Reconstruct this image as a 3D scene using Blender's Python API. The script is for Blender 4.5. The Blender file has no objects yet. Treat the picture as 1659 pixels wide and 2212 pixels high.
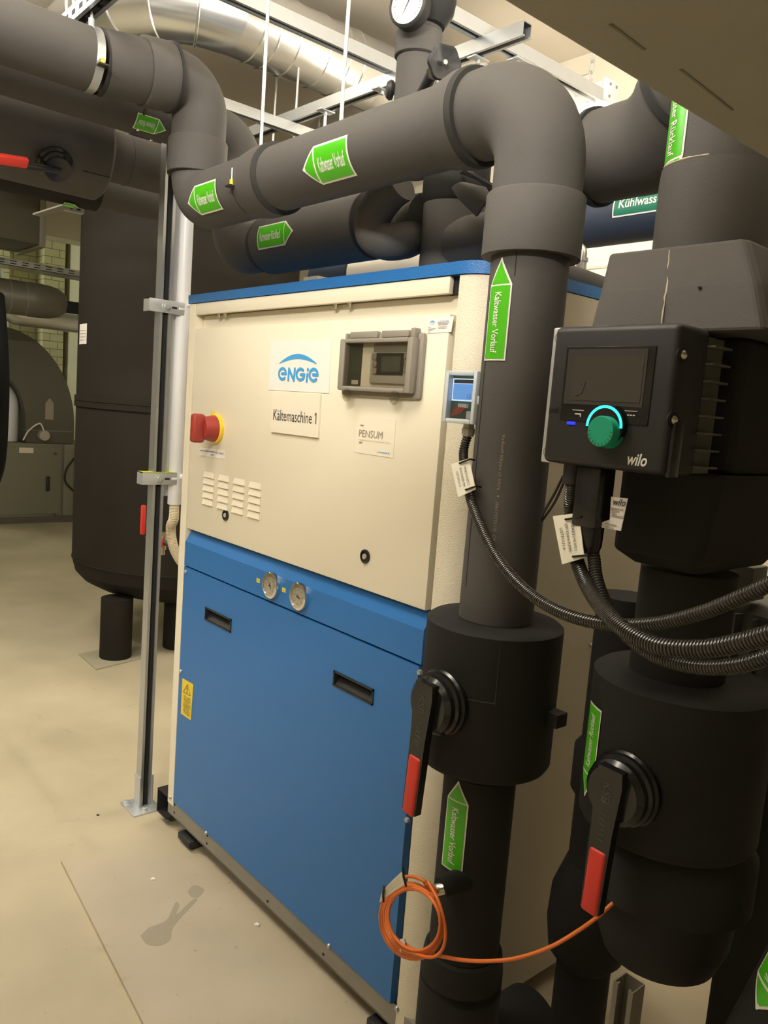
import bpy, bmesh, math, random
import numpy as np
from mathutils import Vector, Matrix
random.seed(7)
SC = bpy.context.scene
COL = SC.collection
V = Vector
PI = math.pi

# ------------------------------------------------------------------ camera
CAM = (2.43993, -1.24431, 1.55087)
YAW, PITCH, ROLL, FPX = 0.853851466, 0.125900232, 0.0776227844, 1713.97
_f = V((-math.sin(YAW)*math.cos(PITCH), math.cos(YAW)*math.cos(PITCH), -math.sin(PITCH)))
_r = V((math.cos(YAW), math.sin(YAW), 0))
_u = _r.cross(_f)
CR = _r*math.cos(ROLL) + _u*math.sin(ROLL)
CU = -_r*math.sin(ROLL) + _u*math.cos(ROLL)
CF = _f
cd = bpy.data.cameras.new('camera')
cd.sensor_fit = 'VERTICAL'
cd.sensor_height = 36.0
cd.lens = FPX/2212*36.0
cd.clip_start = 0.02
cam = bpy.data.objects.new('camera', cd)
COL.objects.link(cam)
cam.matrix_world = Matrix(((CR.x, CU.x, -CF.x, CAM[0]), (CR.y, CU.y, -CF.y, CAM[1]), (CR.z, CU.z, -CF.z, CAM[2]), (0, 0, 0, 1)))
SC.camera = cam

def at(px, py, ax, val):
    """point of the place seen at photo position (px,py) on the plane axis=val"""
    d = CR*((px-829.5)/FPX) + CU*(-(py-1106)/FPX) + CF
    t = (val-CAM[ax])/d[ax]
    return V(CAM) + d*t

# ------------------------------------------------------------------ world, view, lights
SC.view_settings.view_transform = 'Standard'
SC.view_settings.look = 'None'
SC.view_settings.gamma = 1.0
SC.view_settings.use_curve_mapping = False
SC.view_settings.exposure = -0.18
w = bpy.data.worlds.new('world')
SC.world = w
w.use_nodes = True
w.node_tree.nodes['Background'].inputs[0].default_value = (1.0, .93, .8, 1)
w.node_tree.nodes['Background'].inputs[1].default_value = 0.008

def area(name, loc, target, sx, sy, power, color, spread=180):
    l = bpy.data.lights.new(name, 'AREA')
    l.shape = 'RECTANGLE'; l.size = sx; l.size_y = sy
    l.energy = power; l.color = color; l.spread = math.radians(spread)
    o = bpy.data.objects.new(name, l); COL.objects.link(o)
    o.location = loc
    d = V(target)-V(loc)
    o.rotation_euler = d.to_track_quat('-Z', 'Y').to_euler()
    return o
WARM = (1.0, .945, .855)
COOL = (.93, .96, 1.0)
GREEN = (.93, 1.0, .70)
area('aisle_lamp', (2.9, -3.0, 3.25), (0.3, 0, 1.4), 1.2, .07, 150, WARM)
area('aisle_lamp_mid', (.72, -1.35, 3.2), (.6, -1.2, 0.0), 1.4, .2, 24, WARM)
area('aisle_lamp_left', (-1.5, -1.2, 3.2), (-1.4, -1.1, 0.0), .2, 1.4, 66, WARM)
area('aisle_lamp_mid_up', (.72, -1.35, 3.25), (.72, -1.35, 4), 1.4, .2, 62, WARM)
area('aisle_lamp_left_up', (-1.5, -1.2, 3.25), (-1.5, -1.2, 4.0), .2, 1.4, 52, WARM)
area('casing_top_lamp', (2.45, .35, 2.45), (2.1, .35, 4.0), .2, 1.6, 85, WARM)
area('plant_lamp_left', (-4.4, -1.6, 3.3), (-4.0, -1.0, 0.0), 1.5, .2, 12, GREEN)
area('plant_lamp_far', (-7.6, -.6, 3.0), (-8.4, 1.8, 1.6), 1.0, .2, 34, GREEN)

# ------------------------------------------------------------------ materials
def nodes(name):
    m = bpy.data.materials.new(name); m.use_nodes = True
    nt = m.node_tree
    return m, nt, nt.nodes['Principled BSDF']
def mat(name, col, rough=.5, metal=0, bump=0, bscale=200, var=0, vscale=6, spec=.5, rvar=0, coat=0):
    m, nt, b = nodes(name)
    b.inputs['Base Color'].default_value = (*col, 1)
    b.inputs['Roughness'].default_value = rough
    b.inputs['Metallic'].default_value = metal
    b.inputs['Specular IOR Level'].default_value = spec
    b.inputs['Coat Weight'].default_value = coat
    tc = nt.nodes.new('ShaderNodeTexCoord')
    if var:
        n = nt.nodes.new('ShaderNodeTexNoise'); n.inputs['Scale'].default_value = vscale; n.inputs['Detail'].default_value = 6
        r = nt.nodes.new('ShaderNodeMixRGB'); r.blend_type = 'MIX'
        r.inputs[1].default_value = (*[c*(1-var) for c in col], 1)
        r.inputs[2].default_value = (*[min(1, c*(1+var)) for c in col], 1)
        nt.links.new(tc.outputs['Object'], n.inputs['Vector'])
        nt.links.new(n.outputs['Fac'], r.inputs[0]); nt.links.new(r.outputs[0], b.inputs['Base Color'])
        if rvar:
            mr = nt.nodes.new('ShaderNodeMapRange')
            mr.inputs['From Min'].default_value = .3; mr.inputs['From Max'].default_value = .7
            mr.inputs['To Min'].default_value = max(0, rough-rvar); mr.inputs['To Max'].default_value = rough+rvar
            nt.links.new(n.outputs['Fac'], mr.inputs['Value']); nt.links.new(mr.outputs[0], b.inputs['Roughness'])
    if bump:
        n2 = nt.nodes.new('ShaderNodeTexNoise'); n2.inputs['Scale'].default_value = bscale; n2.inputs['Detail'].default_value = 3
        bp = nt.nodes.new('ShaderNodeBump'); bp.inputs['Strength'].default_value = bump; bp.inputs['Distance'].default_value = .002
        nt.links.new(tc.outputs['Object'], n2.inputs['Vector'])
        nt.links.new(n2.outputs['Fac'], bp.inputs['Height']); nt.links.new(bp.outputs[0], b.inputs['Normal'])
    return m
def emis(name, col, s):
    m, nt, b = nodes(name)
    b.inputs['Base Color'].default_value = (*col, 1)
    b.inputs['Emission Color'].default_value = (*col, 1)
    b.inputs['Emission Strength'].default_value = s
    return m
def glass(name, col, gl=.12, tr=.9):
    m, nt, b = nodes(name)
    nt.nodes.remove(b)
    t = nt.nodes.new('ShaderNodeBsdfTransparent'); t.inputs[0].default_value = (*[c*tr for c in col], 1)
    g = nt.nodes.new('ShaderNodeBsdfGlossy'); g.inputs['Roughness'].default_value = .06
    mx = nt.nodes.new('ShaderNodeMixShader'); mx.inputs[0].default_value = gl
    nt.links.new(t.outputs[0], mx.inputs[1]); nt.links.new(g.outputs[0], mx.inputs[2])
    nt.links.new(mx.outputs[0], nt.nodes['Material Output'].inputs[0])
    return m

M = {}
M['foam'] = mat('foam_rubber', (.080, .0755, .071), .72, bump=.25, bscale=420, var=.10, vscale=9, spec=.35)
M['foamdark'] = mat('foam_rubber_dark', (.017, .017, .0165), .75, bump=.25, bscale=420, var=.1, vscale=9, spec=.3)  # black foam, darkened further to hold the shade low down and at right
M['foamtape'] = mat('foam_tape', (.022, .022, .021), .8, bump=.1)
M['tank'] = mat('tank_foam', (.021, .0185, .0145), .75, bump=.15, bscale=250, var=.12, vscale=5, spec=.1)
M['blackpl'] = mat('black_plastic', (.012, .012, .013), .20, spec=.5)
M['blackmat'] = mat('black_matt_plastic', (.018, .018, .019), .5)
M['darkslot'] = mat('dark_slot', (.010, .010, .010), .8)
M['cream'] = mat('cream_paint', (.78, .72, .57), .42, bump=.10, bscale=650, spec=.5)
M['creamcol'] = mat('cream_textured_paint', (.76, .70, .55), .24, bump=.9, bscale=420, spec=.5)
M['creamside'] = mat('cream_side_shaded', (.52, .475, .38), .45, bump=.3, bscale=420)  # same cream, darkened for the dimly lit side face
M['blue'] = mat('blue_paint', (.020, .145, .42), .38, bump=.12, bscale=600, spec=.5)
M['blueglossy'] = mat('blue_textured_paint', (.024, .16, .46), .28, bump=.7, bscale=380, spec=.5)
M['greysteel'] = mat('grey_steel', (.26, .245, .21), .45, metal=.3, var=.12, vscale=14)
M['galv'] = mat('galvanised', (.50, .52, .53), .30, metal=.75, var=.05, vscale=40, rvar=.02)
M['galvlight'] = mat('galvanised_light', (.62, .65, .67), .34, metal=.6, var=.06, vscale=30)
M['duct'] = mat('duct_sheet', (.80, .82, .84), .25, metal=.92, var=.02, vscale=5, bump=.03, bscale=12)
M['chrome'] = mat('chrome', (.85, .82, .76), .12, metal=1)
M['steelrod'] = mat('zinc_rod', (.75, .76, .74), .28, metal=.9, bump=.5, bscale=500)
M['white'] = mat('white_plastic', (.79, .79, .80), .35)
M['paper'] = mat('white_sticker', (.82, .78, .73), .5)
M['paper2'] = mat('cream_plate', (.82, .76, .62), .4)
M['ivory'] = mat('ivory_hose', (.72, .62, .43), .5)
M['greyabs'] = mat('grey_plastic', (.45, .42, .35), .45)
M['logo'] = mat('logo_blue', (.055, .33, .68), .5)
M['ink'] = mat('ink', (.05, .045, .04), .6)
M['inkgrey'] = mat('ink_grey', (.30, .26, .20), .6)
M['inklight'] = mat('ink_pale', (.5, .45, .36), .6)
M['green'] = mat('green_label', (.075, .46, .012), .32, spec=.5)
M['teal'] = mat('teal_label', (.012, .16, .10), .4)
M['labelwhite'] = mat('label_white', (.80, .78, .72), .35)
M['red'] = mat('red_grip', (.62, .035, .022), .5)
M['redknob'] = mat('red_knob', (.34, .04, .03), .45)
M['orange'] = mat('orange_cable', (.72, .17, .03), .45)
M['yellow'] = mat('yellow_plastic', (.82, .58, .03), .45)
M['yellowst'] = mat('yellow_sticker', (.74, .56, .04), .5)
M['lime'] = mat('lime_sticker', (.60, .68, .03), .5)
M['hose'] = mat('black_hose', (.040, .037, .033), .22, spec=.8)
M['knobgreen'] = mat('green_knob', (.01, .33, .19), .4)
M['ring'] = emis('led_ring', (.03, .75, .70), 2.2)
M['led'] = emis('blue_led', (.01, .02, 1.0), 2.5)
M['lcdblue'] = emis('lcd_blue', (.16, .42, .85), .75)
M['lcdglow'] = emis('lcd_backlight', (.62, .80, 1.0), 1.6)
M['lcdgrey'] = mat('lcd_grey', (.052, .050, .041), .3)
M['lcdgreen'] = mat('lcd_panel', (.075, .085, .068), .25)
M['pcb'] = mat('circuit_board', (.02, .10, .05), .5)
M['pcbdark'] = mat('dark_board', (.035, .045, .03), .6)
M['smoke'] = mat('smoked_plastic', (.27, .245, .205), .25, spec=.5)
M['pane'] = glass('clear_pane', (.93, .92, .88), .10, .92)
M['clear'] = glass('clear_lid', (.93, .96, 1.0), .16, .92)
M['tube'] = emis('lamp_tube', (1.0, .90, .72), 85)
M['ledfar'] = emis('far_lamp', (.95, 1.0, .72), 5)
M['floorpad'] = mat('steel_pad', (.34, .31, .22), .6, var=.1)
M['brass'] = mat('brass_fitting', (.60, .52, .42), .25, metal=1)
M['darkblue'] = mat('blue_lit_foam', (.022, .034, .062), .6, bump=.2, bscale=420)  # foam tinted blue, the blue light on it put into the colour
M['ahu'] = mat('unit_green_grey', (.21, .21, .155), .5, var=.05)
M['ahudark'] = mat('unit_duct', (.10, .095, .07), .45, var=.08)
M['beige'] = mat('casing_beige', (.35, .325, .265), .75, bump=.2, bscale=90, var=.05, vscale=4)
M['clearframe'] = mat('translucent_lid', (.62, .68, .74), .2)
M['emboss'] = mat('embossed_mark', (.05, .05, .05), .4)
M['bezel'] = mat('bezel_grey', (.045, .042, .040), .3)
M['fins'] = mat('cast_fins', (.11, .11, .095), .5)
M['blackcloth'] = mat('black_soft', (.007, .007, .007), .9, spec=.1)
M['flag'] = mat('pale_tag', (.85, .82, .70), .45)

def wallmat(name, c, brick=False):
    m, nt, b = nodes(name)
    b.inputs['Roughness'].default_value = .85
    tc = nt.nodes.new('ShaderNodeTexCoord')
    n = nt.nodes.new('ShaderNodeTexNoise'); n.inputs['Scale'].default_value = 2.5; n.inputs['Detail'].default_value = 8
    nt.links.new(tc.outputs['Object'], n.inputs['Vector'])
    mx = nt.nodes.new('ShaderNodeMixRGB')
    mx.inputs[1].default_value = (*[x*.88 for x in c], 1); mx.inputs[2].default_value = (*c, 1)
    nt.links.new(n.outputs['Fac'], mx.inputs[0])
    src = mx.outputs[0]
    if brick:
        mp = nt.nodes.new('ShaderNodeMapping'); mp.inputs['Rotation'].default_value = (PI/2, 0, PI/2)
        nt.links.new(tc.outputs['Object'], mp.inputs['Vector'])
        br = nt.nodes.new('ShaderNodeTexBrick'); br.inputs['Scale'].default_value = 2.6
        br.inputs['Mortar Size'].default_value = .012
        br.inputs['Color1'].default_value = (*c, 1); br.inputs['Color2'].default_value = (*[x*.9 for x in c], 1)
        br.inputs['Mortar'].default_value = (*[x*.35 for x in c], 1)
        sx = nt.nodes.new('ShaderNodeSeparateXYZ'); cx = nt.nodes.new('ShaderNodeCombineXYZ')
        nt.links.new(tc.outputs['Object'], sx.inputs[0])
        nt.links.new(sx.outputs['Y'], cx.inputs['X']); nt.links.new(sx.outputs['Z'], cx.inputs['Y'])
        nt.links.new(cx.outputs[0], br.inputs['Vector'])
        src = br.outputs['Color']
    nt.links.new(src, b.inputs['Base Color'])
    return m
M['wall'] = wallmat('white_wall', (.78, .72, .60))
M['ceil'] = wallmat('ceiling_plaster', (.74, .68, .58))
M['brick'] = wallmat('block_wall', (.72, .68, .46), True)

def floormat(name='floor_concrete', c0=(.37, .325, .215), c1=(.53, .465, .325)):
    m, nt, b = nodes(name)
    tc = nt.nodes.new('ShaderNodeTexCoord')
    def noise(s, d, dist=0):
        n = nt.nodes.new('ShaderNodeTexNoise'); n.inputs['Scale'].default_value = s; n.inputs['Detail'].default_value = d
        n.inputs['Distortion'].default_value = dist
        nt.links.new(tc.outputs['Object'], n.inputs['Vector']); return n
    def ramp(src, p0, c0, p1, c1):
        r = nt.nodes.new('ShaderNodeValToRGB')
        r.color_ramp.elements[0].position = p0; r.color_ramp.elements[0].color = (*c0, 1)
        r.color_ramp.elements[1].position = p1; r.color_ramp.elements[1].color = (*c1, 1)
        nt.links.new(src, r.inputs[0]); return r
    a = ramp(noise(1.6, 8).outputs['Fac'], .3, c0, .72, c1)
    s1 = ramp(noise(9, 6, .6).outputs['Fac'], .66, (0, 0, 0), .74, (.35, .35, .35))
    s2 = ramp(noise(55, 3).outputs['Fac'], .70, (0, 0, 0), .76, (.55, .55, .55))
    mx = nt.nodes.new('ShaderNodeMixRGB'); mx.inputs[2].default_value = (.30, .26, .18, 1)
    nt.links.new(s1.outputs[0], mx.inputs[0]); nt.links.new(a.outputs[0], mx.inputs[1])
    mx2 = nt.nodes.new('ShaderNodeMixRGB'); mx2.inputs[2].default_value = (.24, .19, .12, 1)
    nt.links.new(s2.outputs[0], mx2.inputs[0]); nt.links.new(mx.outputs[0], mx2.inputs[1])
    nt.links.new(mx2.outputs[0], b.inputs['Base Color'])
    b.inputs['Roughness'].default_value = .62
    bp = nt.nodes.new('ShaderNodeBump'); bp.inputs['Strength'].default_value = .15; bp.inputs['Distance'].default_value = .004
    nt.links.new(noise(40, 6).outputs['Fac'], bp.inputs['Height']); nt.links.new(bp.outputs[0], b.inputs['Normal'])
    return m
M['floor'] = floormat()
M['slab'] = floormat('slab_concrete', (.37, .32, .225), (.525, .455, .335))
M['stain'] = floormat('damp_stain', (.31, .265, .185), (.37, .32, .23))

# ------------------------------------------------------------------ mesh helpers
def basis(d):
    d = V(d).normalized()
    a = V((0, 0, 1)) if abs(d.z) < .9 else V((1, 0, 0))
    x = a.cross(d).normalized()
    return x, d.cross(x), d
class MB:
    def __init__(s): s.v = []; s.f = []
    def raw(s, vs, fs):
        k = len(s.v); s.v += [V(p) for p in vs]; s.f += [[i+k for i in f] for f in fs]; return s
    def box(s, x0, x1, y0, y1, z0, z1, bev=0, seg=2):
        if x1 < x0: x0, x1 = x1, x0
        if y1 < y0: y0, y1 = y1, y0
        if z1 < z0: z0, z1 = z1, z0
        vs = [V((x, y, z)) for x in (x0, x1) for y in (y0, y1) for z in (z0, z1)]
        fs = [(0, 1, 3, 2), (4, 6, 7, 5), (0, 4, 5, 1), (2, 3, 7, 6), (0, 2, 6, 4), (1, 5, 7, 3)]
        if bev:
            bm = bmesh.new()
            bv = [bm.verts.new(p) for p in vs]
            for f in fs: bm.faces.new([bv[i] for i in f])
            bmesh.ops.bevel(bm, geom=list(bm.edges), offset=bev, segments=seg, profile=.5, affect='EDGES')
            bm.verts.index_update()
            s.raw([v.co.copy() for v in bm.verts], [[v.index for v in f.verts] for f in bm.faces]); bm.free()
        else: s.raw(vs, fs)
        return s
    def obox(s, c, ex, ey, ez, hx, hy, hz, bev=0):
        t = MB().box(-hx, hx, -hy, hy, -hz, hz, bev)
        c = V(c); ex, ey, ez = V(ex).normalized(), V(ey).normalized(), V(ez).normalized()
        return s.raw([c+ex*p.x+ey*p.y+ez*p.z for p in t.v], t.f)
    def lathe(s, prof, o, axis, n=40, cap=True):
        x, y, d = basis(axis); o = V(o); vs = []; fs = []
        for r, h in prof:
            for i in range(n):
                a = 2*PI*i/n
                vs.append(o+d*h+x*(r*math.cos(a))+y*(r*math.sin(a)))
        for j in range(len(prof)-1):
            for i in range(n):
                k = (i+1) % n
                fs.append((j*n+i, j*n+k, (j+1)*n+k, (j+1)*n+i))
        if cap:
            fs.append(tuple(reversed(range(n)))); m = (len(prof)-1)*n
            fs.append(tuple(range(m, m+n)))
        return s.raw(vs, fs)
    def cyl(s, p0, p1, r, r1=None, n=40, cap=True):
        d = V(p1)-V(p0)
        return s.lathe([(r, 0), (r if r1 is None else r1, d.length)], p0, d, n, cap)
    def tube(s, pts, r, n=24, cap=True):
        pts = [V(p) for p in pts]; m = len(pts); vs = []; fs = []
        t = [(pts[min(i+1, m-1)]-pts[max(i-1, 0)]).normalized() for i in range(m)]
        x, y, _ = basis(t[0])
        for i in range(m):
            if i:
                q = t[i-1].rotation_difference(t[i]); x = q @ x
                x = (x-t[i]*x.dot(t[i])).normalized()
            y = t[i].cross(x); ri = r[i] if isinstance(r, (list, tuple)) else r
            for k in range(n):
                a = 2*PI*k/n; vs.append(pts[i]+x*(ri*math.cos(a))+y*(ri*math.sin(a)))
        for j in range(m-1):
            for i in range(n):
                k = (i+1) % n; fs.append((j*n+i, j*n+k, (j+1)*n+k, (j+1)*n+i))
        if cap:
            fs.append(tuple(reversed(range(n)))); fs.append(tuple(range((m-1)*n, m*n)))
        return s.raw(vs, fs)
    def prism(s, poly, o, ex, ey, dvec):
        o, ex, ey, dvec = V(o), V(ex), V(ey), V(dvec); n = len(poly)
        vs = [o+ex*a+ey*b for a, b in poly]; vs += [p+dvec for p in vs]
        fs = [tuple(range(n)), tuple(reversed(range(n, 2*n)))]
        fs += [(i, i+n, (i+1) % n+n, (i+1) % n) for i in range(n)]
        return s.raw(vs, fs)
    def ring(s, o, axis, r0, r1, h, n=40):
        return s.lathe([(r0, 0), (r1, 0), (r1, h), (r0, h), (r0, 0)], o, axis, n, cap=False)
    def build(s, name, m, parent=None, smooth=40, loc=None):
        me = bpy.data.meshes.new(name)
        off = V((0, 0, 0)); p = parent
        while p is not None:
            off += p.location; p = p.parent
        if loc is not None and parent is None: off = V(loc)
        me.from_pydata([tuple(q-off) for q in s.v], [], s.f)
        bm = bmesh.new(); bm.from_mesh(me)
        bmesh.ops.recalc_face_normals(bm, faces=bm.faces); bm.to_mesh(me); bm.free()
        me.materials.append(M[m] if isinstance(m, str) else m)
        if smooth:
            me.polygons.foreach_set('use_smooth', [True]*len(me.polygons))
            me.set_sharp_from_angle(angle=math.radians(smooth))
        o = bpy.data.objects.new(name, me); COL.objects.link(o)
        if parent is not None: o.parent = parent
        elif loc is not None: o.location = loc
        return o
def tag(o, label, cat, group=None, kind=None):
    o['label'] = label; o['category'] = cat
    if group: o['group'] = group
    if kind: o['kind'] = kind
    return o
def thing(name, label, cat, loc, group=None):
    o = bpy.data.objects.new(name, None); COL.objects.link(o); o.location = loc
    o.empty_display_size = .05
    return tag(o, label, cat, group)
def struct(name, mb, m):
    o = mb.build(name, m, smooth=0); o['kind'] = 'structure'; return o

def bend(pts, R, n=14):
    pts = [V(p) for p in pts]; out = [pts[0]]
    for i in range(1, len(pts)-1):
        a = (pts[i-1]-pts[i]).normalized(); b = (pts[i+1]-pts[i]).normalized()
        ang = a.angle(b); d = R/math.tan(ang/2); c0 = pts[i]+a*d; c1 = pts[i]+b*d
        bi = (a+b).normalized(); cen = pts[i]+bi*(R/math.sin(ang/2))
        u = c0-cen; v = c1-cen; tot = u.angle(v)
        for k in range(n+1):
            t = k/n
            out.append(cen+(u*math.sin((1-t)*tot)+v*math.sin(t*tot))/math.sin(tot))
    out.append(pts[-1]); return out
def spline(pts, n=12):
    pts = [V(p) for p in pts]; P = [pts[0]*2-pts[1]]+pts+[pts[-1]*2-pts[-2]]; out = []
    for i in range(1, len(P)-2):
        for k in range(n):
            t = k/n; a, b, c, d = P[i-1], P[i], P[i+1], P[i+2]
            out.append(.5*((2*b)+(c-a)*t+(2*a-5*b+4*c-d)*t*t+(3*b-a-3*c+d)*t**3))
    out.append(pts[-1]); return out
def resample(pts, step):
    out = [pts[0]]; acc = 0
    L = [0]
    for i in range(1, len(pts)): L.append(L[-1]+(pts[i]-pts[i-1]).length)
    n = max(2, int(L[-1]/step)); j = 0
    for k in range(1, n+1):
        s = L[-1]*k/n
        while j < len(L)-2 and L[j+1] < s: j += 1
        t = (s-L[j])/max(1e-9, L[j+1]-L[j]); out.append(pts[j].lerp(pts[j+1], t))
    return out
def corrugated(pts, r, pitch, depth, n=18):
    q = resample(spline(pts, 24), pitch/6)
    rr = [r-depth*(0, 0, .12, .9, 1, .35)[i % 6] for i in range(len(q))]
    return MB().tube(q, rr, n)

_tc = {}
def text2d(s, size=1, sx=1, shear=0, bold=0, align='LEFT', space=1):
    cu = bpy.data.curves.new('t', 'FONT'); cu.body = s; cu.size = size; cu.shear = shear; cu.offset = bold
    cu.align_x = align; cu.resolution_u = 3; cu.space_character = space
    o = bpy.data.objects.new('t', cu); COL.objects.link(o)
    bpy.context.view_layer.update()
    me = bpy.data.meshes.new_from_object(o.evaluated_get(bpy.context.evaluated_depsgraph_get()))
    vs = [(v.co.x*sx, v.co.y) for v in me.vertices]; fs = [tuple(p.vertices) for p in me.polygons]
    bpy.data.objects.remove(o); bpy.data.curves.remove(cu); bpy.data.meshes.remove(me)
    return vs, fs
def fit_text(s, w, h=None, **k):
    """text scaled to width w and cap height h, centred on 0,0"""
    vs, fs = text2d(s, 1, **k)
    x0 = min(v[0] for v in vs); x1 = max(v[0] for v in vs); y0 = min(v[1] for v in vs); y1 = max(v[1] for v in vs)
    sx = w/(x1-x0); sy = h/(y1-y0) if h else sx
    return [((v[0]-(x0+x1)/2)*sx, (v[1]-(y0+y1)/2)*sy) for v in vs], fs
def flat_text(mb, s, o, ex, ey, w, h=None, **k):
    vs, fs = fit_text(s, w, h, **k); o, ex, ey = V(o), V(ex).normalized(), V(ey).normalized()
    return mb.raw([o+ex*a+ey*b for a, b in vs], fs)

# ------------------------------------------------------------------ room shell
XL, XR, YF, YB, ZC = -8.6, 3.6, -6.5, 2.45, 3.55
struct('floor', MB().box(XL-.2, XR+.2, YF-.2, YB+.2, -.2, 0), 'floor')
struct('ceiling', MB().box(XL-.2, XR+.2, YF-.2, YB+.2, ZC, ZC+.2), 'ceil')
struct('wall_left', MB().box(XL-.2, XL, YF, YB, 0, ZC), 'brick')
struct('wall_right', MB().box(XR, XR+.2, YF, YB, 0, ZC), 'wall')
struct('wall_back', MB().box(XL, XR, YB, YB+.2, 0, ZC), 'wall')
struct('wall_front', MB().box(XL, XR, YF-.2, YF, 0, ZC), 'wall')
# joint lines on the back wall and the old slab edge on the floor
struct('trim_1', MB().box(-2, 2.5, YB-.006, YB, 2.40, 2.412), 'greyabs')
# slab under the chiller: a very low concrete plinth with a worn edge
a0 = at(132, 1858, 2, .012); a1 = at(410, 1782, 2, .012); a2 = at(330, 2212, 2, .012)
struct('trim_2', MB().prism([(a0.x, a0.y), (a1.x+.3, a1.y+.12), (1.75, .95), (1.75, -.62), (a2.x+.02, a2.y-.02)], (0, 0, .001), (1, 0, 0), (0, 1, 0), (0, 0, .011)), 'slab')

def blot(name, poly, z, m):
    pts = [V((a, b, 0)) for a, b in poly]; sp = spline(pts+[pts[0]], 5)[:-1]
    struct(name, MB().prism([(p.x, p.y) for p in sp], (0, 0, z), (1, 0, 0), (0, 1, 0), (0, 0, .0006)), m)
blot('trim_9', [at(x, y, 2, .012).xy for x, y in ((303, 2022), (318, 2040), (345, 2043), (368, 2030), (372, 2008), (388, 1985), (425, 1945), (416, 1944), (382, 1975), (388, 1955), (378, 1951), (362, 1985), (338, 1998), (322, 2004))], .012, 'stain')
blot('trim_10', [at(x, y, 2, .012).xy for x, y in ((405, 1925), (420, 1912), (441, 1922), (428, 1938), (412, 1936))], .012, 'stain')
# unseen level pipes behind the viewpoint, added to cast bands on the door
struct('trim_11', MB().cyl((1.2, -2.0, 2.545), (3.3, -2.0, 2.545), .050).cyl((1.2, -2.0, 2.68), (3.3, -2.0, 2.68), .011), 'foam')
# ------------------------------------------------------------------ chiller cabinet
W = 1.197
ch = thing('chiller_cabinet', 'cream and blue chiller cabinet with big blue lower panel and two round gauges', 'chiller', (.6, .4, 0))
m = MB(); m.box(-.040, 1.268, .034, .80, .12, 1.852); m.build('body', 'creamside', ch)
# right rounded corner column (one sheet: front, round corner, side)
RC = .083
prof = [(1.204, 0)]
prof += [(1.283-RC+RC*math.sin(t), RC-RC*math.cos(t)) for t in [PI/2*i/14 for i in range(15)]]
prof += [(1.283, .10), (1.268, .10), (1.268, .034), (1.204, .034)]
MB().prism(prof, (0, 0, .075), (1, 0, 0), (0, 1, 0), (0, 0, 1.777)).build('corner_column', 'creamcol', ch)
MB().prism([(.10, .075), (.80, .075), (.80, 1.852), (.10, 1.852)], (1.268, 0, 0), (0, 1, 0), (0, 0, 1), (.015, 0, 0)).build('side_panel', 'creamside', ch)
# left slim corner post
prof = [(-.003, .034), (-.003, 0)]+[(-.042-.011*math.sin(t), .011-.011*math.cos(t)) for t in [PI/2*i/6 for i in range(7)]]+[(-.053, .06), (-.04, .06), (-.04, .034)]
MB().prism(prof, (0, 0, .105), (1, 0, 0), (0, 1, 0), (0, 0, 1.747)).build('corner_post', 'cream', ch)
# blue top cover, rounded at the right front corner
prof = [(-.055, .80), (-.055, .0), (-.05, -.004)]+[(1.285-RC+RC*math.sin(t), -.004+RC-RC*math.cos(t)) for t in [PI/2*i/14 for i in range(15)]]+[(1.285, .80)]
MB().prism(prof, (0, 0, 1.854), (1, 0, 0), (0, 1, 0), (0, 0, .027)).build('top_cover', 'blueglossy', ch)
# header strip and its shadow gap
MB().box(.0, 1.170, 0, .014, 1.816, 1.853, .002).build('header_strip', 'cream', ch)
MB().box(.0, 1.183, .030, .034, 1.77, 1.816).build('recess', 'cream', ch)
MB().box(1.150, 1.2045, .015, .036, 1.816, 1.853).build('gap_shadow', 'darkslot', ch)
for x in (.125, .165, .74, .80):
    MB().cyl((x, .018, 1.805), (x, .018, 1.818), .008, n=16).build('header_screw', 'chrome', ch)
# upper door with holes for nothing: louvres pressed out of it
door = MB().box(.004, 1.180, 0, .026, 1.108, 1.772, .003).build('upper_door', 'cream', ch)
lv = [(.060, 1.339, .0), (.137, 1.333, 0), (.222, 1.326, 0), (.315, 1.318, 0)]
cols = [(at(441, 1027, 1, 0).x, at(463, 1030, 1, 0).x), (at(473, 1034, 1, 0).x, at(495, 1037, 1, 0).x), (at(505, 1042, 1, 0).x, at(529, 1045, 1, 0).x), (at(539, 1049, 1, 0).x, at(565, 1052, 1, 0).x)]
z0 = at(441, 1017, 1, 0).z; z1 = at(439, 1089, 1, 0).z
for ci, (xa, xb) in enumerate(cols):
    for k in range(5):
        zt = z0-(z0-z1-.0)*k/4.9
        h = .018; i = .003; d = .0055
        vs = [(xa, -.0005, zt-h), (xb, -.0005, zt-h), (xb-i, -.0005, zt), (xa+i, -.0005, zt), (xa+i*.4, -d, zt-h), (xb-i*.4, -d, zt-h)]
        MB().raw(vs, [(3, 2, 5, 4), (0, 4, 5, 1), (0, 3, 4), (1, 5, 2)]).build('louvre', 'cream', door, smooth=0)
# door locks
for (px, py) in ((487, 1113), (788.5, 1202)):
    p = at(px, py, 1, -.002)
    lk = MB().lathe([(.0175, 0), (.0175, .004), (.015, .006), (.011, .006), (.011, .003)], (p.x, 0, p.z), (0, -1, 0)).build('door_lock', 'blackpl', ch)
    MB().lathe([(.008, 0), (.007, .005), (.0045, .005), (.004, .003)], (p.x, -.001, p.z), (0, -1, 0), 8).build('lock_core', 'greyabs', lk)
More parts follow.
